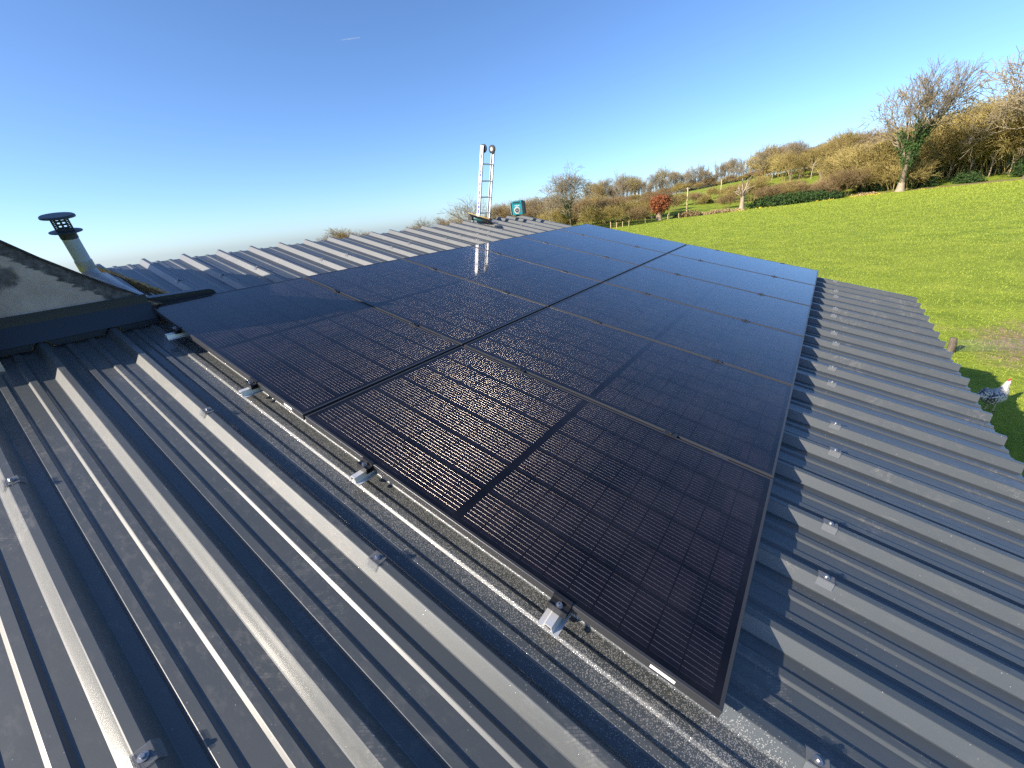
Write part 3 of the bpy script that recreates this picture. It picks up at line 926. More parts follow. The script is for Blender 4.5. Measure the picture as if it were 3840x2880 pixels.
# ------------------------------------------------------------------ hen by the barn
def loft(path, n=14):
    """closed body through rings (centre, half-width, half-height)"""
    vs = []; fs = []
    for i, (c, rx, rz) in enumerate(path):
        c = Vector(c); t = (Vector(path[min(i + 1, len(path) - 1)][0]) - Vector(path[max(i - 1, 0)][0])).normalized()
        side = Vector((0, 1, 0)); up = t.cross(side) * -1
        for k in range(n):
            a = 2 * math.pi * k / n; vs.append(c + side * rx * math.cos(a) + up * rz * math.sin(a))
    m = len(path)
    for i in range(m - 1):
        for k in range(n): fs.append((i * n + k, i * n + (k + 1) % n, (i + 1) * n + (k + 1) % n, (i + 1) * n + k))
    fs += [tuple(range(n - 1, -1, -1)), tuple(range((m - 1) * n, m * n))]
    return MB().add(vs, fs)
def hen_material():
    m = mat("speckled_feathers", (.6, .6, .6), .8, 0, 0, .2); N = NT(m)
    co = N.coord(); x, y, z = N.sep(co)
    v = N.voro(N.map(co, (1.6, 1, 1)), 34)['Distance']
    bar = N.math('ADD', v, N.math('MULTIPLY', N.noise(co, 12, 4), .9))
    k = N.rng(bar, .92, 1.05)
    k = N.math('MULTIPLY', k, N.rng(x, .16, -.10, .35, 1.0))
    N.set('Base Color', N.mix(k, c3(.60, .56, .51), c3(.10, .09, .085)))
    N.set('Normal', N.bump(v, .5, .01))
    return m
M['hen'] = hen_material()
M['comb'] = mat("red_comb", (.45, .03, .03), .6)
M['shank'] = mat("pale_shank", (.50, .38, .22), .6)
f0 = gnd(3706, 1538); h0 = gnd(3751, 1466, .36)
hen = empty('hen', loc=(f0[0], f0[1], 0), label="speckled white and grey hen in the barn's shadow past the eave", cat="hen")
hen.rotation_euler = (0, 0, math.atan2(gnd(3765, 1500, .2)[1] - gnd(3690, 1520, .2)[1], gnd(3765, 1500, .2)[0] - gnd(3690, 1520, .2)[0]))
HS = 1.25; hen.scale = (HS, HS, HS)
body = loft([((-.25, 0, .285), .008, .045), ((-.20, 0, .27), .035, .055), ((-.13, 0, .235), .075, .082), ((-.05, 0, .21), .100, .105), ((.04, 0, .205), .098, .105), ((.11, 0, .225), .078, .090),
             ((.15, 0, .270), .052, .060), ((.165, 0, .315), .036, .042), ((.175, 0, .350), .028, .032), ((.190, 0, .375), .026, .028), ((.210, 0, .385), .018, .020), ((.222, 0, .386), .006, .008)])
body.build('body', M['hen'], hen, smooth=RAD(80))
for s in (-1, 1):
    w = loft([((-.20, s * .055, .235), .008, .012), ((-.13, s * .088, .235), .014, .045), ((-.04, s * .105, .232), .015, .062), ((.04, s * .100, .235), .013, .055), ((.09, s * .080, .24), .006, .02)], 10)
    w.build('wing', M['hen'], hen, smooth=RAD(80))
    mb = MB().tube([(0.01, s * .035, .125), (.02, s * .037, .06), (.005, s * .037, .012)], [.012, .007, .006], 8)
    for a in (-.5, 0, .5): mb.tube([(.005, s * .037, .010), (.005 + .045 * math.cos(a), s * .037 + .045 * math.sin(a), .005)], [.005, .003], 6)
    mb.tube([(.005, s * .037, .010), (-.03, s * .037, .005)], [.005, .003], 6)
    mb.build('leg', M['shank'], hen, smooth=RAD(60))
MB().prism([(.165, .392), (.175, .422), (.185, .405), (.196, .428), (.205, .405), (.216, .415), (.218, .392)], 'y', -.004, .004).build('comb', M['comb'], hen)
MB().tube([(.218, 0, .385), (.250, 0, .375)], [.010, .002], 8).build('beak', M['shank'], hen, smooth=RAD(60))
MB().tube([(.205, 0, .368), (.205, 0, .345)], [.008, .012], 8).build('wattle', M['comb'], hen, smooth=RAD(60))

# ------------------------------------------------------------------ fence at the barn corner
pb = gnd(3562, 1322)
fe = empty('wire_fence', loc=(pb[0], pb[1], 0), label="short weathered fence post with chicken wire beyond the eave", cat="fence")
ph = fit_h(pb, 1268)
MB().tube([(0, 0, -.3), (0, 0, ph * .6), (.02, .01, ph)], [.075, .07, .06], 8).build('post', M['post'], fe, smooth=RAD(50))
fdir = Vector((.35, -1, 0)).normalized(); mb = MB()
M['wire'] = mat("galvanised_wire", (.45, .45, .43), .45, .8)
for z in np.linspace(.05, ph * .85, 9):
    mb.tube([(0, 0, z), fdir * 9 + Vector((0, 0, z))], .0016, 3, cap=False)
for i in range(90):
    b = fdir * (i * .10 + .05); mb.tube([b + Vector((0, 0, .03)), b + Vector((0, 0, ph * .86))], .0014, 3, cap=False)
mb.build('netting', M['wire'], fe)

# ------------------------------------------------------------------ trees: generators
def seg_mesh(segs, sides):
    P0 = np.array([s[0] for s in segs]); P1 = np.array([s[1] for s in segs]); R0_ = np.array([s[2] for s in segs]); R1_ = np.array([s[3] for s in segs])
    T = P1 - P0; T /= np.linalg.norm(T, axis=1, keepdims=True) + 1e-9
    ref = np.where(np.abs(T[:, 2:3]) < .9, np.array([[0, 0, 1.0]]), np.array([[1.0, 0, 0]]))
    X = np.cross(T, ref); X /= np.linalg.norm(X, axis=1, keepdims=True); Y = np.cross(T, X)
    n = len(segs); V = np.zeros((n, 2 * sides, 3)); F = np.zeros((n, sides, 4), int)
    for k in range(sides):
        a = 2 * math.pi * k / sides; o = X * math.cos(a) + Y * math.sin(a)
        V[:, k] = P0 + o * R0_[:, None]; V[:, sides + k] = P1 + o * R1_[:, None]
        k2 = (k + 1) % sides
        F[:, k] = np.array([k, k2, sides + k2, sides + k])
    F += (np.arange(n) * 2 * sides)[:, None, None]
    return V.reshape(-1, 3), F.reshape(-1, 4)

def grow(rng, p, d, L, r, lvl, maxl, out, P):
    nseg = 3 if lvl < 3 else 2
    q = np.array(p, float); d = np.array(d, float)
    ends = []
    for i in range(nseg):
        d = d + rng.normal(0, P['wob'] * (1 if lvl else .4), 3); d[2] += P['up'] * (1 if lvl else 0) - P.get('droop', 0) * max(0, lvl - 2)
        d /= np.linalg.norm(d)
        n = q + d * L / nseg
        r1 = r * (1 - (.38 if lvl else .22) / nseg)
        out[min(lvl, 3)].append((q.copy(), n.copy(), r, r1)); q = n; r = r1
        ends.append((q.copy(), d.copy(), r))
    if lvl >= maxl: return
    kids = P['kids'][min(lvl, len(P['kids']) - 1)]
    for k in range(kids):
        e = ends[-1] if (k < 2 or lvl == 0 and P.get('topfork', True)) else ends[rng.integers(0, len(ends) - 1)]
        if lvl == 0 and P.get('side') and k >= 3: e = ends[rng.integers(1, len(ends))]
        ang = rng.uniform(*P['ang']) * (1.15 if lvl == 0 else 1)
        az = 2 * math.pi * (k / kids) + rng.uniform(-.6, .6)
        b = np.cross(e[1], [0.3, .2, 1.0] if abs(e[1][2]) < .95 else [1, 0, 0]); b /= np.linalg.norm(b); c = np.cross(e[1], b)
        nd = e[1] * math.cos(ang) + (b * math.cos(az) + c * math.sin(az)) * math.sin(ang)
        grow(rng, e[0], nd, L * rng.uniform(*P['len']) * (P.get('first', 1) if lvl == 0 else 1), e[2] * (.72 if lvl else .60), lvl + 1, maxl, out, P)

def leaves(rng, centres, n, size, spread):
    c = centres[rng.integers(0, len(centres), n)] + rng.normal(0, spread, (n, 3))
    a = rng.normal(0, 1, (n, 3)); a /= np.linalg.norm(a, axis=1, keepdims=True)
    b = np.cross(a, rng.normal(0, 1, (n, 3))); b /= np.linalg.norm(b, axis=1, keepdims=True)
    s = rng.uniform(.6, 1.3, (n, 1)) * size
    V = np.stack([c - a * s, c + b * s * .55, c + a * s, c - b * s * .55], 1).reshape(-1, 3)
    return V, np.arange(4 * n).reshape(n, 4)

def make_tree(name, seed, P, maxl, r, trunkL, twigmat, barkmat, ivy=0, lean=(0, 0)):
    """unit-height bare tree: trunk (with limbs), crown (twigs), ivy"""
    rng = np.random.default_rng(seed); out = [[], [], [], []]
    stems = P.get('stems', 1)
    for s in range(stems):
        a = 2 * math.pi * s / stems + rng.uniform(-.4, .4); sp = P.get('fan', .0)
        d = np.array([math.cos(a) * sp * rng.uniform(.3, 1) + lean[0], math.sin(a) * sp * rng.uniform(.3, 1) + lean[1], 1.0])
        base = np.array([math.cos(a), math.sin(a), 0]) * (P.get('foot', 0) * rng.uniform(.2, 1)) - [0, 0, .02]
        if stems == 1:
            out[0].append((np.array([0, 0, -.03]), np.array([0, 0, .035]), r * 1.9, r * 1.15)); base = np.array([0, 0, .03])
        grow(rng, base, d / np.linalg.norm(d), trunkL * rng.uniform(.85, 1.15), r * rng.uniform(.8, 1.1), 0, maxl, out, P)
    allp = np.array([s[1] for l in out for s in l]); hz = np.percentile(allp[:, 2], 98.5); sc = 1.0 / hz
    root = empty(name)
    fl = P.get('floor', .0016)
    def sm(l): return [(a * sc, b * sc, max(ra, fl), max(rb, fl * .8)) for a, b, ra, rb in l]
    V1, F1 = seg_mesh(sm(out[0] + out[1]), 6); np_mesh('trunk', V1, F1, barkmat, root)
    V2, F2 = seg_mesh(sm(out[2] + out[3]), 3); np_mesh('crown', V2, F2, twigmat, root)
    if ivy:
        cs = np.array([s[0] * (1 - t) + s[1] * t for s in sm(out[0] + out[1][:ivy]) for t in (0, .25, .5, .75, 1)]); cs = cs[cs[:, 2] > .10]
        V3, F3 = leaves(rng, cs, 1500 if ivy < 60 else 3600, .013, .018 if ivy < 60 else .024); np_mesh('ivy', V3, F3, M['leaf_green'], root)
    if name == 'bare_oak' and ivy >= 30:
        MB().lathe([(r * 2.3, -.035), (r * 1.75, .0), (r * 1.35, .03), (r * 1.12, .07), (r * 1.03, .09)], 12).build('root_flare', M['bark_pale'], root, smooth=RAD(60))
    return root

PO = dict(wob=.15, up=.05, kids=[7, 4, 3, 3, 3], ang=(.38, .90), len=(.64, .86), first=.95, side=True, floor=.0021)
PT = dict(wob=.11, up=.06, kids=[7, 4, 3, 3, 3], ang=(.30, .72), len=(.64, .82), first=1.0, side=True, floor=.0023)
PS = dict(wob=.14, up=.05, kids=[5, 4, 3, 3], ang=(.30, .80), len=(.60, .85), stems=12, fan=.62, foot=.16, floor=.0040)
PH = dict(wob=.10, up=.12, kids=[4, 3, 3, 2], ang=(.25, .50), len=(.50, .75), stems=5, fan=.20, foot=.12, floor=.0034)

PROTO = {
    'oak_a': make_tree('bare_oak', 1, PO, 6, .030, .30, M['twig_grey'], M['bark'], ivy=10),
    'oak_b': make_tree('bare_oak', 19, dict(PO, ang=(.26, .74), up=.06), 6, .036, .32, M['twig_grey'], M['bark'], ivy=90),
    'oak_c': make_tree('bare_oak', 23, PO, 5, .024, .26, M['twig_grey'], M['bark']),
    'oak_d': make_tree('bare_oak', 31, dict(PO, ang=(.45, 1.0), floor=.0022), 6, .026, .26, M['twig_grey'], M['bark'], ivy=40),
    'tall_a': make_tree('bare_tree', 3, PT, 5, .018, .38, M['twig_grey'], M['bark']),
    'tall_b': make_tree('bare_tree', 5, PT, 5, .018, .32, M['twig_brown'], M['bark']),
    'tall_o': make_tree('bare_tree', 11, PT, 5, .016, .40, M['twig_ochre'], M['bark_pale']),
    'thk_a': make_tree('thicket_shrub', 2, PS, 4, .008, .34, M['twig_ochre'], M['twig_ochre']),
    'thk_b': make_tree('thicket_shrub', 6, PS, 4, .008, .30, M['twig_ochre'], M['twig_ochre']),
    'thk_c': make_tree('thicket_shrub', 8, PS, 4, .008, .30, M['twig_brown'], M['twig_brown']),
    'pole_o': make_tree('slender_tree', 9, PH, 4, .011, .50, M['twig_ochre'], M['bark_pale']),
    'pole_g': make_tree('slender_tree', 15, PH, 4, .011, .45, M['twig_grey'], M['bark']),
}
for o in PROTO.values(): o['proto'] = 1
USED = set()

def spot(u, v, r):
    az = RAD(az_of(u, v)); x, y = CX + r * math.cos(az), CY + r * math.sin(az)
    return np.array([x, y, ground_z(x, y)])

RT = random.Random(77)
def tree(kind, u, vb, vt, r, label, wide=1.0, name=None, cat='tree', group=None, rz=None):
    """a tree at distance r on the terrain, tall enough to reach row vt"""
    P = spot(u, vb, r)
    h = fit_h(P, vt, .3, 80)
    o = PROTO[kind]
    if kind in USED: o = copy_tree(PROTO[kind])
    USED.add(kind)
    if 'proto' in o: del o['proto']
    o.location = P - np.array([0, 0, .1]); s = h * wide
    o.scale = (s, s, h); o.rotation_euler = (0, 0, RT.uniform(0, 6.28) if rz is None else rz)
    tag(o, label, cat, group)
    return o

# named trees -------------------------------------------------------
re_ = lambda u, v: edge_r(az_of(u, v))
tree('oak_b', 3375, 712, 262, re_(3375, 712) - 1, "big bare oak with pale flared trunk and ivy at the right field edge", .70, 'bare_oak', rz=.4)
tree('oak_a', 3862, 650, 90, 118, "tallest bare oak cut off by the right edge of the photo", .95, 'bare_oak', rz=2.0)
tree('oak_d', 2142, 842, 642, 78, "bare rounded oak with ivied trunk just left of the russet tree", .95, rz=1.2)
tree('oak_c', 1772, 842, 742, 62, "bare rounded tree standing right behind the ladder", .95, rz=.3)
tree('oak_c', 2482, 735, 620, 205, "broad bare tree on the skyline above the russet tree", .72)
tree('tall_a', 2372, 770, 658, 210, "bare grey tree group on the skyline left of the broad skyline tree", .62)
tree('tall_a', 2327, 775, 668, 212, "bare grey skyline tree beside the ivied oak on its right", .55)
tree('tall_b', 2245, 790, 683, 190, "brownish bare tree right behind the ivied oak's crown", .6)
tree('tall_a', 2625, 715, 617, 200, "bare skyline tree above the nearer utility pole", .5)
tree('tall_b', 2660, 712, 640, 198, "brown bare skyline tree between the two utility poles", .6)
tree('tall_a', 2742, 690, 588, 205, "tall grey skyline tree above the white pollard", .55)
tree('tall_a', 2705, 695, 610, 204, "dark bare forked tree above the farther utility pole", .4)
tree('tall_o', 2855, 672, 575, 190, "yellowish tree at the top of the hillside pasture", .75)
tree('tall_a', 2962, 640, 533, 200, "tallest grey skyline tree over the slender yellow trunks", .6)
tree('tall_b', 2920, 650, 565, 198, "brown bare skyline tree left of the tallest grey one", .6)
tree('tall_a', 3110, 620, 540, 200, "dark bare crown peeping over the thicket mid way to the big oak", .6)
tree('tall_b', 3165, 610, 500, 190, "rust brown skyline tree over the thicket left of the big oak", .8)
tree('tall_b', 3250, 600, 500, 185, "brown crown just left of the big oak's branches on the skyline", .9)
tree('tall_b', 3560, 560, 440, 170, "brown crown rising right of the big oak on the skyline", .9)
tree('tall_o', 2950, 745, 560, 118, "slender yellow trunked tree in front of the pasture, left of a pair", .38)
tree('tall_o', 2985, 742, 565, 120, "slender yellow trunked tree in front of the pasture, middle of three", .36)
tree('tall_o', 3066, 735, 580, 121, "slender yellow trunked tree in front of the pasture, right of three", .40)
tree('tall_o', 3135, 725, 600, 122, "pale slender tree rising from the bramble hedge", .5)

def row(kind_list, pts, label, group, name=None, cat='tree', wide=(.6, .9)):
    ordn = ["leftmost", "second from left", "third from left", "fourth from left", "fifth from left", "sixth from left", "seventh from left", "eighth from left",
            "ninth from left", "tenth from left", "eleventh from left", "twelfth from left", "thirteenth from left", "fourteenth from left", "fifteenth from left",
            "sixteenth from left", "seventeenth from left", "eighteenth from left", "nineteenth from left", "twentieth from left"]
    pts = sorted(pts)
    for i, (u, vb, vt, r) in enumerate(pts):
        w = "rightmost" if i == len(pts) - 1 else ordn[i]
        tree(kind_list[i % len(kind_list)], u, vb, vt, r, f"{label}, {w}", RT.uniform(*wide), cat=cat, group=group)

row(['tall_a', 'pole_g', 'tall_b'], [(2008, 842, 742, 120), (2038, 838, 750, 118), (2065, 835, 742, 122), (1960, 848, 770, 125), (1905, 855, 788, 130), (1868, 858, 770, 120), (2090, 830, 735, 120)],
    "bare tree in the brown wood behind the site radio", "wood behind the site radio", wide=(.5, .7))
row(['oak_c', 'tall_b', 'thk_c'], [(1215, 905, 884, 150), (1267, 900, 855, 140), (1283, 900, 872, 150), (1345, 893, 864, 150), (1375, 890, 870, 150), (1592, 868, 817, 140), (1662, 855, 813, 130), (1710, 850, 822, 150), (1560, 872, 850, 160)],
    "small distant bare tree showing above the roof's upper edge", "distant trees above the roof edge", wide=(.8, 1.1))
row(['pole_g', 'tall_a', 'pole_g', 'tall_b'], [(2290, 785, 690, 214), (2308, 783, 678, 216), (2345, 778, 672, 218), (2395, 768, 670, 214), (2415, 765, 672, 216), (2440, 760, 676, 214), (2535, 742, 665, 210), (2560, 738, 655, 212), (2590, 730, 648, 210), (2685, 712, 640, 210), (2780, 690, 620, 206), (2812, 684, 600, 204), (2835, 680, 590, 206)],
    "thin bare tree in the hilltop wood", "thin trees of the hilltop wood", wide=(.42, .6))
row(['thk_a', 'thk_b', 'thk_c'], [(2215, 852, 770, 76), (2262, 850, 752, 82), (2300, 850, 768, 77), (2340, 846, 755, 84), (2385, 840, 775, 80), (2180, 850, 745, 90), (2105, 850, 780, 84), (2415, 835, 785, 84), (2060, 855, 790, 88), (2235, 845, 735, 95)],
    "ochre twiggy shrub in the thicket behind the array's far corner", "thicket behind the array's far corner", 'thicket_shrub', 'shrub', (.75, 1.0))
row(['thk_a', 'thk_b', 'thk_c', 'thk_a'], [(2520, 800, 735, 108), (2548, 790, 725, 118), (2610, 785, 722, 122), (2640, 785, 730, 116), (2668, 775, 700, 128), (2700, 782, 738, 112), (2725, 790, 728, 101), (2745, 770, 718, 120), (2765, 780, 690, 112), (2820, 770, 670, 112), (2845, 750, 690, 125)],
    "ochre bush on the slope around the utility poles and the white pollard", "bushes on the slope around the poles", 'thicket_shrub', 'shrub', (.8, 1.1))
row(['thk_c', 'thk_c', 'thk_a'], [(2870, 762, 700, 106), (2910, 755, 690, 108), (2950, 750, 690, 108), (2995, 745, 685, 109), (3040, 740, 690, 110), (3085, 732, 680, 112), (3130, 728, 690, 113)],
    "brown bramble bush above the ivy hedge", "brown bushes above the ivy hedge", 'thicket_shrub', 'shrub', (.9, 1.2))
row(['thk_a', 'thk_b', 'tall_o'], [(3150, 712, 600, 124), (3185, 708, 560, 128), (3218, 705, 540, 124), (3255, 702, 530, 122), (3290, 700, 520, 126), (3325, 698, 520, 122), (3230, 706, 620, 116), (3290, 702, 600, 117), (3340, 700, 610, 119), (3412, 702, 610, 117), (3352, 704, 600, 116)],
    "ochre willow thicket clump left of the big oak", "willow thicket left of the big oak", 'thicket_shrub', 'shrub', (.8, 1.05))
row(['thk_b', 'thk_a', 'tall_o'], [(3425, 668, 500, 132), (3465, 662, 470, 136), (3505, 656, 450, 134), (3545, 648, 440, 138), (3585, 640, 430, 134), (3625, 634, 420, 138), (3665, 628, 408, 135), (3705, 620, 395, 138), (3745, 612, 382, 135), (3785, 604, 372, 138), (3825, 598, 362, 135), (3865, 590, 350, 138), (3480, 664, 560, 129), (3560, 648, 540, 130), (3640, 634, 520, 130), (3720, 620, 500, 130), (3800, 604, 490, 131)],
    "ochre willow thicket clump right of the big oak", "willow thicket right of the big oak", 'thicket_shrub', 'shrub', (.8, 1.05))

# the massed woods: every tree its own thing, all alike
SKY = [(1850, 792), (1950, 778), (2030, 748), (2085, 755), (2150, 752), (2205, 728), (2240, 695), (2300, 682), (2370, 664), (2430, 684), (2480, 640), (2540, 668), (2600, 645), (2625, 632), (2660, 648), (2700, 628),
       (2740, 606), (2800, 612), (2860, 580), (2920, 570), (2960, 550), (3020, 566), (3060, 562), (3110, 548), (3165, 512), (3230, 522), (3300, 500), (3400, 485), (3560, 446), (3700, 402), (3860, 356)]
SX, SY = [p[0] for p in SKY], [p[1] for p in SKY]
def wood(u0, u1, step, dv, rr, kinds, label, group, wide, cat='tree', lift=(0, 26)):
    u = u0
    while u < u1:
        uu = u + RT.uniform(-.4, .4) * step; vt = float(np.interp(uu, SX, SY)) + RT.uniform(*lift)
        tree(RT.choice(kinds), uu, vt + dv, vt, RT.uniform(*rr), label, RT.uniform(*wide), cat=cat, group=group)
        u += step
wood(2205, 2860, 9, 95, (196, 214), ['tall_a', 'pole_g', 'tall_a', 'tall_o', 'pole_g'], "bare tree standing close among others in the hilltop wood", "massed trees of the hilltop wood", (.55, .85), lift=(-30, 30))
wood(2860, 3420, 10, 90, (150, 190), ['tall_b', 'tall_o', 'thk_a', 'tall_a'], "bare brownish tree in the wood above the pasture strip", "massed trees above the pasture strip", (.7, 1.0), lift=(-34, 26))
wood(1845, 2210, 12, 70, (112, 135), ['pole_g', 'tall_b', 'tall_a', 'thk_c'], "bare tree packed into the brown wood behind radio and ivied oak", "massed trees behind radio and ivied oak", (.6, .9), lift=(-20, 26))
wood(3400, 3900, 22, 150, (136, 150), ['thk_a', 'thk_b', 'tall_o', 'thk_b'], "ochre willow packed into the thicket behind the right hand bushes", "massed willows behind the right hand bushes", (.7, 1.0), lift=(-22, 30))
wood(3120, 3400, 20, 150, (126, 140), ['thk_a', 'thk_b', 'tall_o'], "ochre willow packed into the thicket behind the big oak's trunk", "massed willows behind the big oak", (.7, 1.0), lift=(40, 110))
wood(2000, 2470, 18, 60, (84, 100), ['thk_a', 'thk_b', 'thk_c'], "twiggy bush packed into the thicket left of the russet tree", "massed bushes left of the russet tree", (.8, 1.1), 'bush', lift=(52, 110))
wood(2490, 2860, 9, 60, (112, 172), ['thk_a', 'thk_b', 'thk_c'], "twiggy bush scattered over the slope behind the utility poles", "massed bushes on the pole slope", (.8, 1.1), 'bush', lift=(72, 132))
wood(2810, 3180, 15, 60, (108, 124), ['thk_c', 'thk_a', 'thk_c'], "brown twiggy bush packed behind the ivy hedge", "massed bushes behind the ivy hedge", (.9, 1.2), 'bush', lift=(110, 160))

BLX = [1850, 2205, 2398, 2497, 2732, 2904, 3000, 3200, 3420]; BLY = [850, 800, 757, 738, 690, 655, 640, 600, 560]
def under(u0, u1, step, h, rr, kinds, label, group, wide):
    u = u0
    while u < u1:
        uu = u + RT.uniform(-.4, .4) * step; vb = float(np.interp(uu, BLX, BLY))
        tree(RT.choice(kinds), uu, vb + 12, vb - RT.uniform(*h), RT.uniform(*rr), label, RT.uniform(*wide), cat='shrub', group=group)
        u += step
under(2205, 2870, 17, (18, 45), (192, 200), ['thk_c', 'thk_a', 'thk_c', 'thk_b'], "twiggy undergrowth shrub along the foot of the hilltop wood", "undergrowth of the hilltop wood", (.9, 1.3))
under(2860, 3200, 16, (25, 60), (170, 188), ['thk_c', 'thk_a', 'thk_b'], "twiggy undergrowth shrub above the strip of hillside pasture", "undergrowth above the pasture strip", (.9, 1.3))

# white pollard ------------------------------------------------------
def pollard():
    P = spot(2780, 790, re_(2780, 790)); h = fit_h(P, 664)
    root = empty('pollard_tree', loc=P, label="pale pollarded tree with stubby bare limbs on the field edge", cat="tree")
    rng = np.random.default_rng(4)
    MB().tube([(0, 0, -.2), (0, 0, .3), (.1, 0, h * .25), (.05, 0, h * .50)], [.80, .48, .34, .36], 10).build('trunk', M['bark_pale'], root, smooth=RAD(60))
    mb = MB()
    for k in range(11):
        a = 2 * math.pi * k / 11 + rng.uniform(-.3, .3); el = rng.uniform(.25, 1.25); L = h * rng.uniform(.22, .46) * (1 if el < .8 else 1.15)
        p = Vector((.05, 0, h * rng.uniform(.36, .52))); d = Vector((math.cos(a) * math.cos(el), math.sin(a) * math.cos(el), math.sin(el)))
        q = p + d * L * .55; e = q + (d + Vector((rng.normal(0, .25), rng.normal(0, .25), .45))).normalized() * L * .5
        mb.tube([p, q, e], [.15, .10, .06], 7)
        for s in range(3):
            t = rng.uniform(.4, 1); b = q.lerp(e, t); mb.tube([b, b + Vector((rng.normal(0, .5), rng.normal(0, .5), rng.uniform(.2, .7)))], [.055, .03], 5)
    mb.build('limb', M['bark_pale'], root, smooth=RAD(60))
pollard()

# russet beech ---------------------------------------------------------
def beech():
    P = spot(2472, 838, re_(2475, 835)); h = fit_h(P, 728)
    root = empty('beech_tree', loc=P, label="short beech pollard with a ball of russet dead leaves", cat="tree")
    MB().tube([(0, 0, -.2), (0, 0, .25), (.05, 0, h * .22), (-.1, 0, h * .48)], [.75, .50, .42, .38], 10).build('trunk', M['bark_pale'], root, smooth=RAD(60))
    MB().tube([(.15, .3, .1), (.45, .5, h * .25), (.5, .4, h * .45)], [.4, .30, .22], 8).build('stem', M['bark_pale'], root, smooth=RAD(60))
    rng = np.random.default_rng(2)
    n = 260; c = rng.normal(0, 1, (n, 3)); c /= np.linalg.norm(c, axis=1, keepdims=True); c *= (rng.uniform(.25, 1, (n, 1)) ** .5)
    c = c * [h * .40, h * .40, h * .36] + [0, 0, h * .63]
    V, F = leaves(rng, c, 5200, .115, .22); np_mesh('crown', V, F, M['leaf_russet'], root)
    segs = [(np.array([0, 0, h * .4]), x, .05, .01) for x in c[::3]]
    V, F = seg_mesh(segs, 3); np_mesh('branches', V, F, M['bark'], root)
beech()

# leafy evergreen bushes and hedges --------------------------------------
def bush(u, vb, vt, r, rx, label, matl, name='evergreen_bush', cat='bush', ry=None, n=2600, size=.16, group=None, seed=0):
    P = spot(u, vb, r); h = fit_h(P, vt, .2, 30); rng = np.random.default_rng(seed + int(u))
    az = math.atan2(P[1] - CY, P[0] - CX); ry = ry or rx * .8
    m = 90; c = rng.normal(0, 1, (m, 3)); c /= np.linalg.norm(c, axis=1, keepdims=True); c[:, 2] = np.abs(c[:, 2]); c *= rng.uniform(.45, 1, (m, 1))
    c *= np.array([ry, rx, h * .92]) * rng.uniform(.8, 1.1, (m, 1))
    V, F = leaves(rng, c, n, size, min(.45, h * .14))
    V[:, 2] = np.maximum(V[:, 2], -.1)
    o = np_mesh(name, V, F, matl); o.location = P; o.rotation_euler = (0, 0, az)
    return tag(o, label, cat, group)
bush(3470, 704, 645, 119, 1.7, "dark green bush just right of the big oak's trunk", M['leaf_green'])
bush(3630, 684, 645, 121, 2.3, "low dark green bush on the strip of grass right of the oak", M['leaf_green'])
bush(3848, 632, 585, 126, 1.8, "dark green bush at the right edge of the photo", M['leaf_green'])
bush(3258, 712, 680, 117, 3.0, "small dark bush under the willow thicket left of the big oak", M['leaf_green'])
for i, (u, vb, vt) in enumerate([(2850, 785, 738), (2890, 780, 728), (2935, 774, 722), (2980, 768, 718), (3025, 760, 712), (3070, 752, 712), (3108, 745, 715)]):
    bush(u, vb, vt, re_(u, vb) + 1.0, 2.9, f"dark ivy bush in the hedge at the field edge, {['first','second','third','fourth','fifth','sixth','last'][i]} from the pollard", M['leaf_green'], group="ivy hedge at the field edge", n=1900)
for i, (u, vb, vt, r) in enumerate([(2285, 800, 770, 196), (2350, 790, 760, 198), (2400, 782, 752, 198), (2590, 720, 700, 200), (2660, 708, 688, 200), (2740, 695, 676, 200), (2830, 675, 655, 198)]):
    bush(u, vb, vt, r, 6.5, f"dark hedge clump below the hilltop wood, {['leftmost','second from left','third from left','fourth from left','fifth from left','sixth from left','rightmost'][i]}", M['leaf_green'], n=1500, size=.28, group="dark hedge below the hilltop wood")
bush(2645, 790, 745, 118, 2.6, "olive leafed bush with dark gap behind the nearer utility pole", M['leaf_olive'], n=1600)
bush(2575, 832, 790, re_(2575, 830) - .5, 2.6, "brown bramble mound at the foot of the nearer utility pole", M['twig_brown'], 'bramble_mound', 'bramble', n=2600, size=.13)
for i, (u, vb, vt) in enumerate([(2640, 815, 795), (2690, 808, 784), (2735, 800, 782), (3240, 735, 722)]):
    bush(u, vb, vt, re_(u, vb) - .3, 2.6, ["pale dead grass tussock right of the bramble mound", "pale dead grass tussock half way from bramble to pollard", "pale dead grass tussock beside the pollard's trunk", "pale dead grass under the thicket left of the oak"][i], M['dead_grass'], 'dead_grass', 'grass', n=1500, size=.12)
# yellow flowers along the edge
rng = np.random.default_rng(8); cs = []
for u, v in [(3060, 748), (3090, 745), (3200, 735), (3260, 728), (3290, 724), (3460, 712), (2840, 786), (2750, 794)]:
    P = spot(u, v, re_(u, v) - 2.2)
    for k in range(16): cs.append(P + np.array([rng.normal(0, .35), rng.normal(0, 1.0), .10]))
V, F = leaves(rng, np.array(cs), 900, .06, .10)
tag(np_mesh('wild_flowers', V, F, M['yellow_flower']), "scattered yellow flowers along the far field edge", "flowers", kind='stuff')

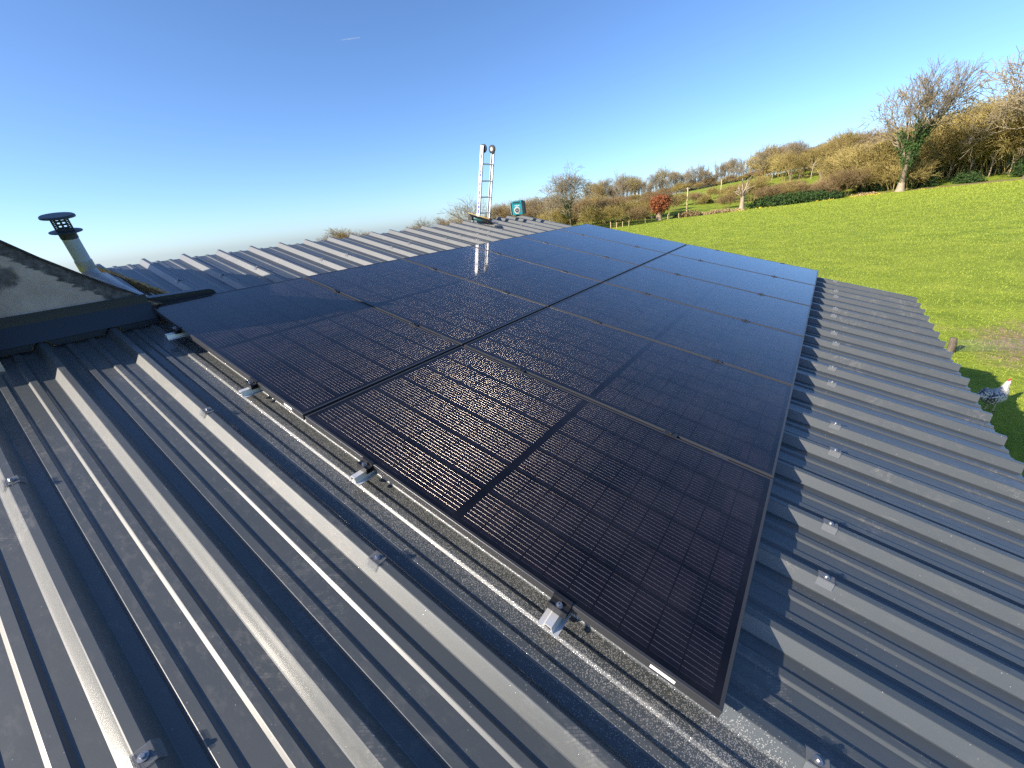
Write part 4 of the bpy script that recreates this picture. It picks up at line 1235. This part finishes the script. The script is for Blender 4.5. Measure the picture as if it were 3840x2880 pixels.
# utility poles, wire, fence posts ------------------------------------------
def upole(u, vb, vt, r, label):
    P = spot(u, vb, r); h = fit_h(P, vt)
    root = empty('utility_pole', loc=P, label=label, cat="utility pole")
    MB().tube([(0, 0, -.5), (0, 0, h)], [.17, .12], 10).build('post', M['pole'], root, smooth=RAD(60))
    mb = MB().tube([(0, -.35, h - .25), (0, .35, h - .25)], .03, 6)
    mb.build('crossarm', M['bark'], root)
    for s in (-.3, .3): MB().lathe([(.03, 0), (.05, .05), (.03, .12)], 8, (0, s, h - .24)).build('insulator', M['white'], root)
    return P + np.array([0, 0, h - .15])
a = upole(2574, 815, 703, re_(2574, 815) + 9, "nearer pale wooden utility pole standing in the bramble mound")
b = upole(2700, 755, 672, 150, "farther slim utility pole on the hillside pasture")
c_ = spot(2300, 790, 150) + np.array([0, 0, 2.6])
mb = MB()
for p, q in ((np.array(c_), a), (a, b)):
    pts = [Vector(p * (1 - t) + q * t) - Vector((0, 0, 1)) * (2.2 * t * (1 - t)) for t in [i / 12 for i in range(13)]]
    mb.tube(pts, .035, 4, cap=False)
tag(mb.build('overhead_wire', M['wire']), "thin overhead wire strung between the two utility poles", "wire")
fp0 = None; posts = [(2290, 858, 832), (2312, 856, 834), (2335, 850, 836), (2358, 848, 836), (2420, 848, 833), (2443, 834, 822), (2508, 820, 795), (2503, 830, 806), (2545, 826, 810)]
for i, (u, vb, vt) in enumerate(posts):
    P = spot(u, vb, re_(u, vb) - 1.5 - (2 if vb > 845 else 0)); h = max(.9, min(1.8, fit_h(P, vt, .2, 5)))
    if fp0 is None: fp0 = MB().tube([(0, 0, -.2), (0, 0, .97), (0, 0, 1.0)], [.06, .055, .03], 7).build('fence_post', M['pole'], None, smooth=RAD(60)); o = fp0
    else: o = fp0.copy(); COL.objects.link(o)
    o.location = P; o.scale = (1, 1, h); o.rotation_euler = (RT.uniform(-.06, .06), RT.uniform(-.06, .06), 0)
    tag(o, f"weathered fence post beside the russet tree, {['first','second','third','fourth','fifth','sixth','seventh','eighth','last'][i]} counted from the array's far corner", "fence post", "fence posts beside the russet tree")
for k, o in PROTO.items():
    if 'proto' in o:
        for ch in list(o.children): bpy.data.objects.remove(ch)
        bpy.data.objects.remove(o)

# ------------------------------------------------------------------ grass
def grass_material():
    m = mat("grass_blades", (.15, .2, .03), .7, 0, 0, .25); N = NT(m)
    p = N.pos()
    f = N.noise(N.map(p, (.5, .5, .5)), 1.0, 4, .6); g = N.noise(N.map(p, (6, 6, 6)), 1.0, 2)
    f3 = N.noise(N.map(p, (.13, .13, .13)), 1.0, 3, .6)
    k = N.math('ADD', N.math('MULTIPLY', f, .35), N.math('ADD', N.math('MULTIPLY', g, .25), N.math('MULTIPLY', f3, .40)))
    N.set('Base Color', N.ramp(k, [(.30, (.19, .245, .026)), (.5, (.25, .305, .035)), (.66, (.31, .34, .05)), (.80, (.38, .37, .08))]))
    return m
M['grass'] = grass_material()
rng = np.random.default_rng(31)
n = 330000
az = rng.uniform(-52, 24, n); rmax = np.interp(az, AZ, RE) - 1.0
r = np.exp(rng.uniform(math.log(8.0), np.log(rmax), n))
r2 = np.sqrt(rng.uniform(0, 1, n)) * rmax; pick = rng.uniform(0, 1, n) < .35; r = np.where(pick, np.maximum(r2, 8), r)
x = CX + r * np.cos(np.radians(az)); y = CY + r * np.sin(np.radians(az))
bare = np.exp(-(((x - 12.6) * .5) ** 2 + ((y + 8.3) * .65) ** 2))
inside = (x < XEND - .1) & (y > -4.7)
ok = (rng.uniform(0, 1, n) > bare * .97) & ~inside
x, y, r = x[ok], y[ok], r[ok]; n = len(x)
hgt = rng.uniform(.02, .055, n) * (1 + r / 60); wid = .0022 + r * .00036
th = rng.uniform(0, 2 * math.pi, n); lx = rng.normal(0, .6, n) * hgt; ly = rng.normal(0, .6, n) * hgt
B = np.stack([x, y, np.full(n, -.01)], 1); W_ = np.stack([np.cos(th) * wid, np.sin(th) * wid, np.zeros(n)], 1); T_ = np.stack([lx, ly, hgt], 1)
V = np.stack([B - W_, B + W_, B + T_], 1).reshape(-1, 3)
tag(np_mesh('grass', V, np.arange(3 * n).reshape(n, 3), M['grass']), "short tufted green meadow grass across the field", "grass", kind='stuff')

# small contrail high in the sky
M['contrail'] = mat("white_vapour", (.9, .9, .9), 1.0)
N = NT(M['contrail']); N.b.inputs['Alpha'].default_value = .12
p0 = CW + ray(1280, 150) * 6000; p1 = CW + ray(1350, 141) * 6000
pm = p0 * .5 + p1 * .5
tag(MB().tube([p0, pm, p1], [3, 7, 4], 8).build('contrail', M['contrail'], None, smooth=RAD(60)), "short faint white contrail high in the blue sky", "contrail")
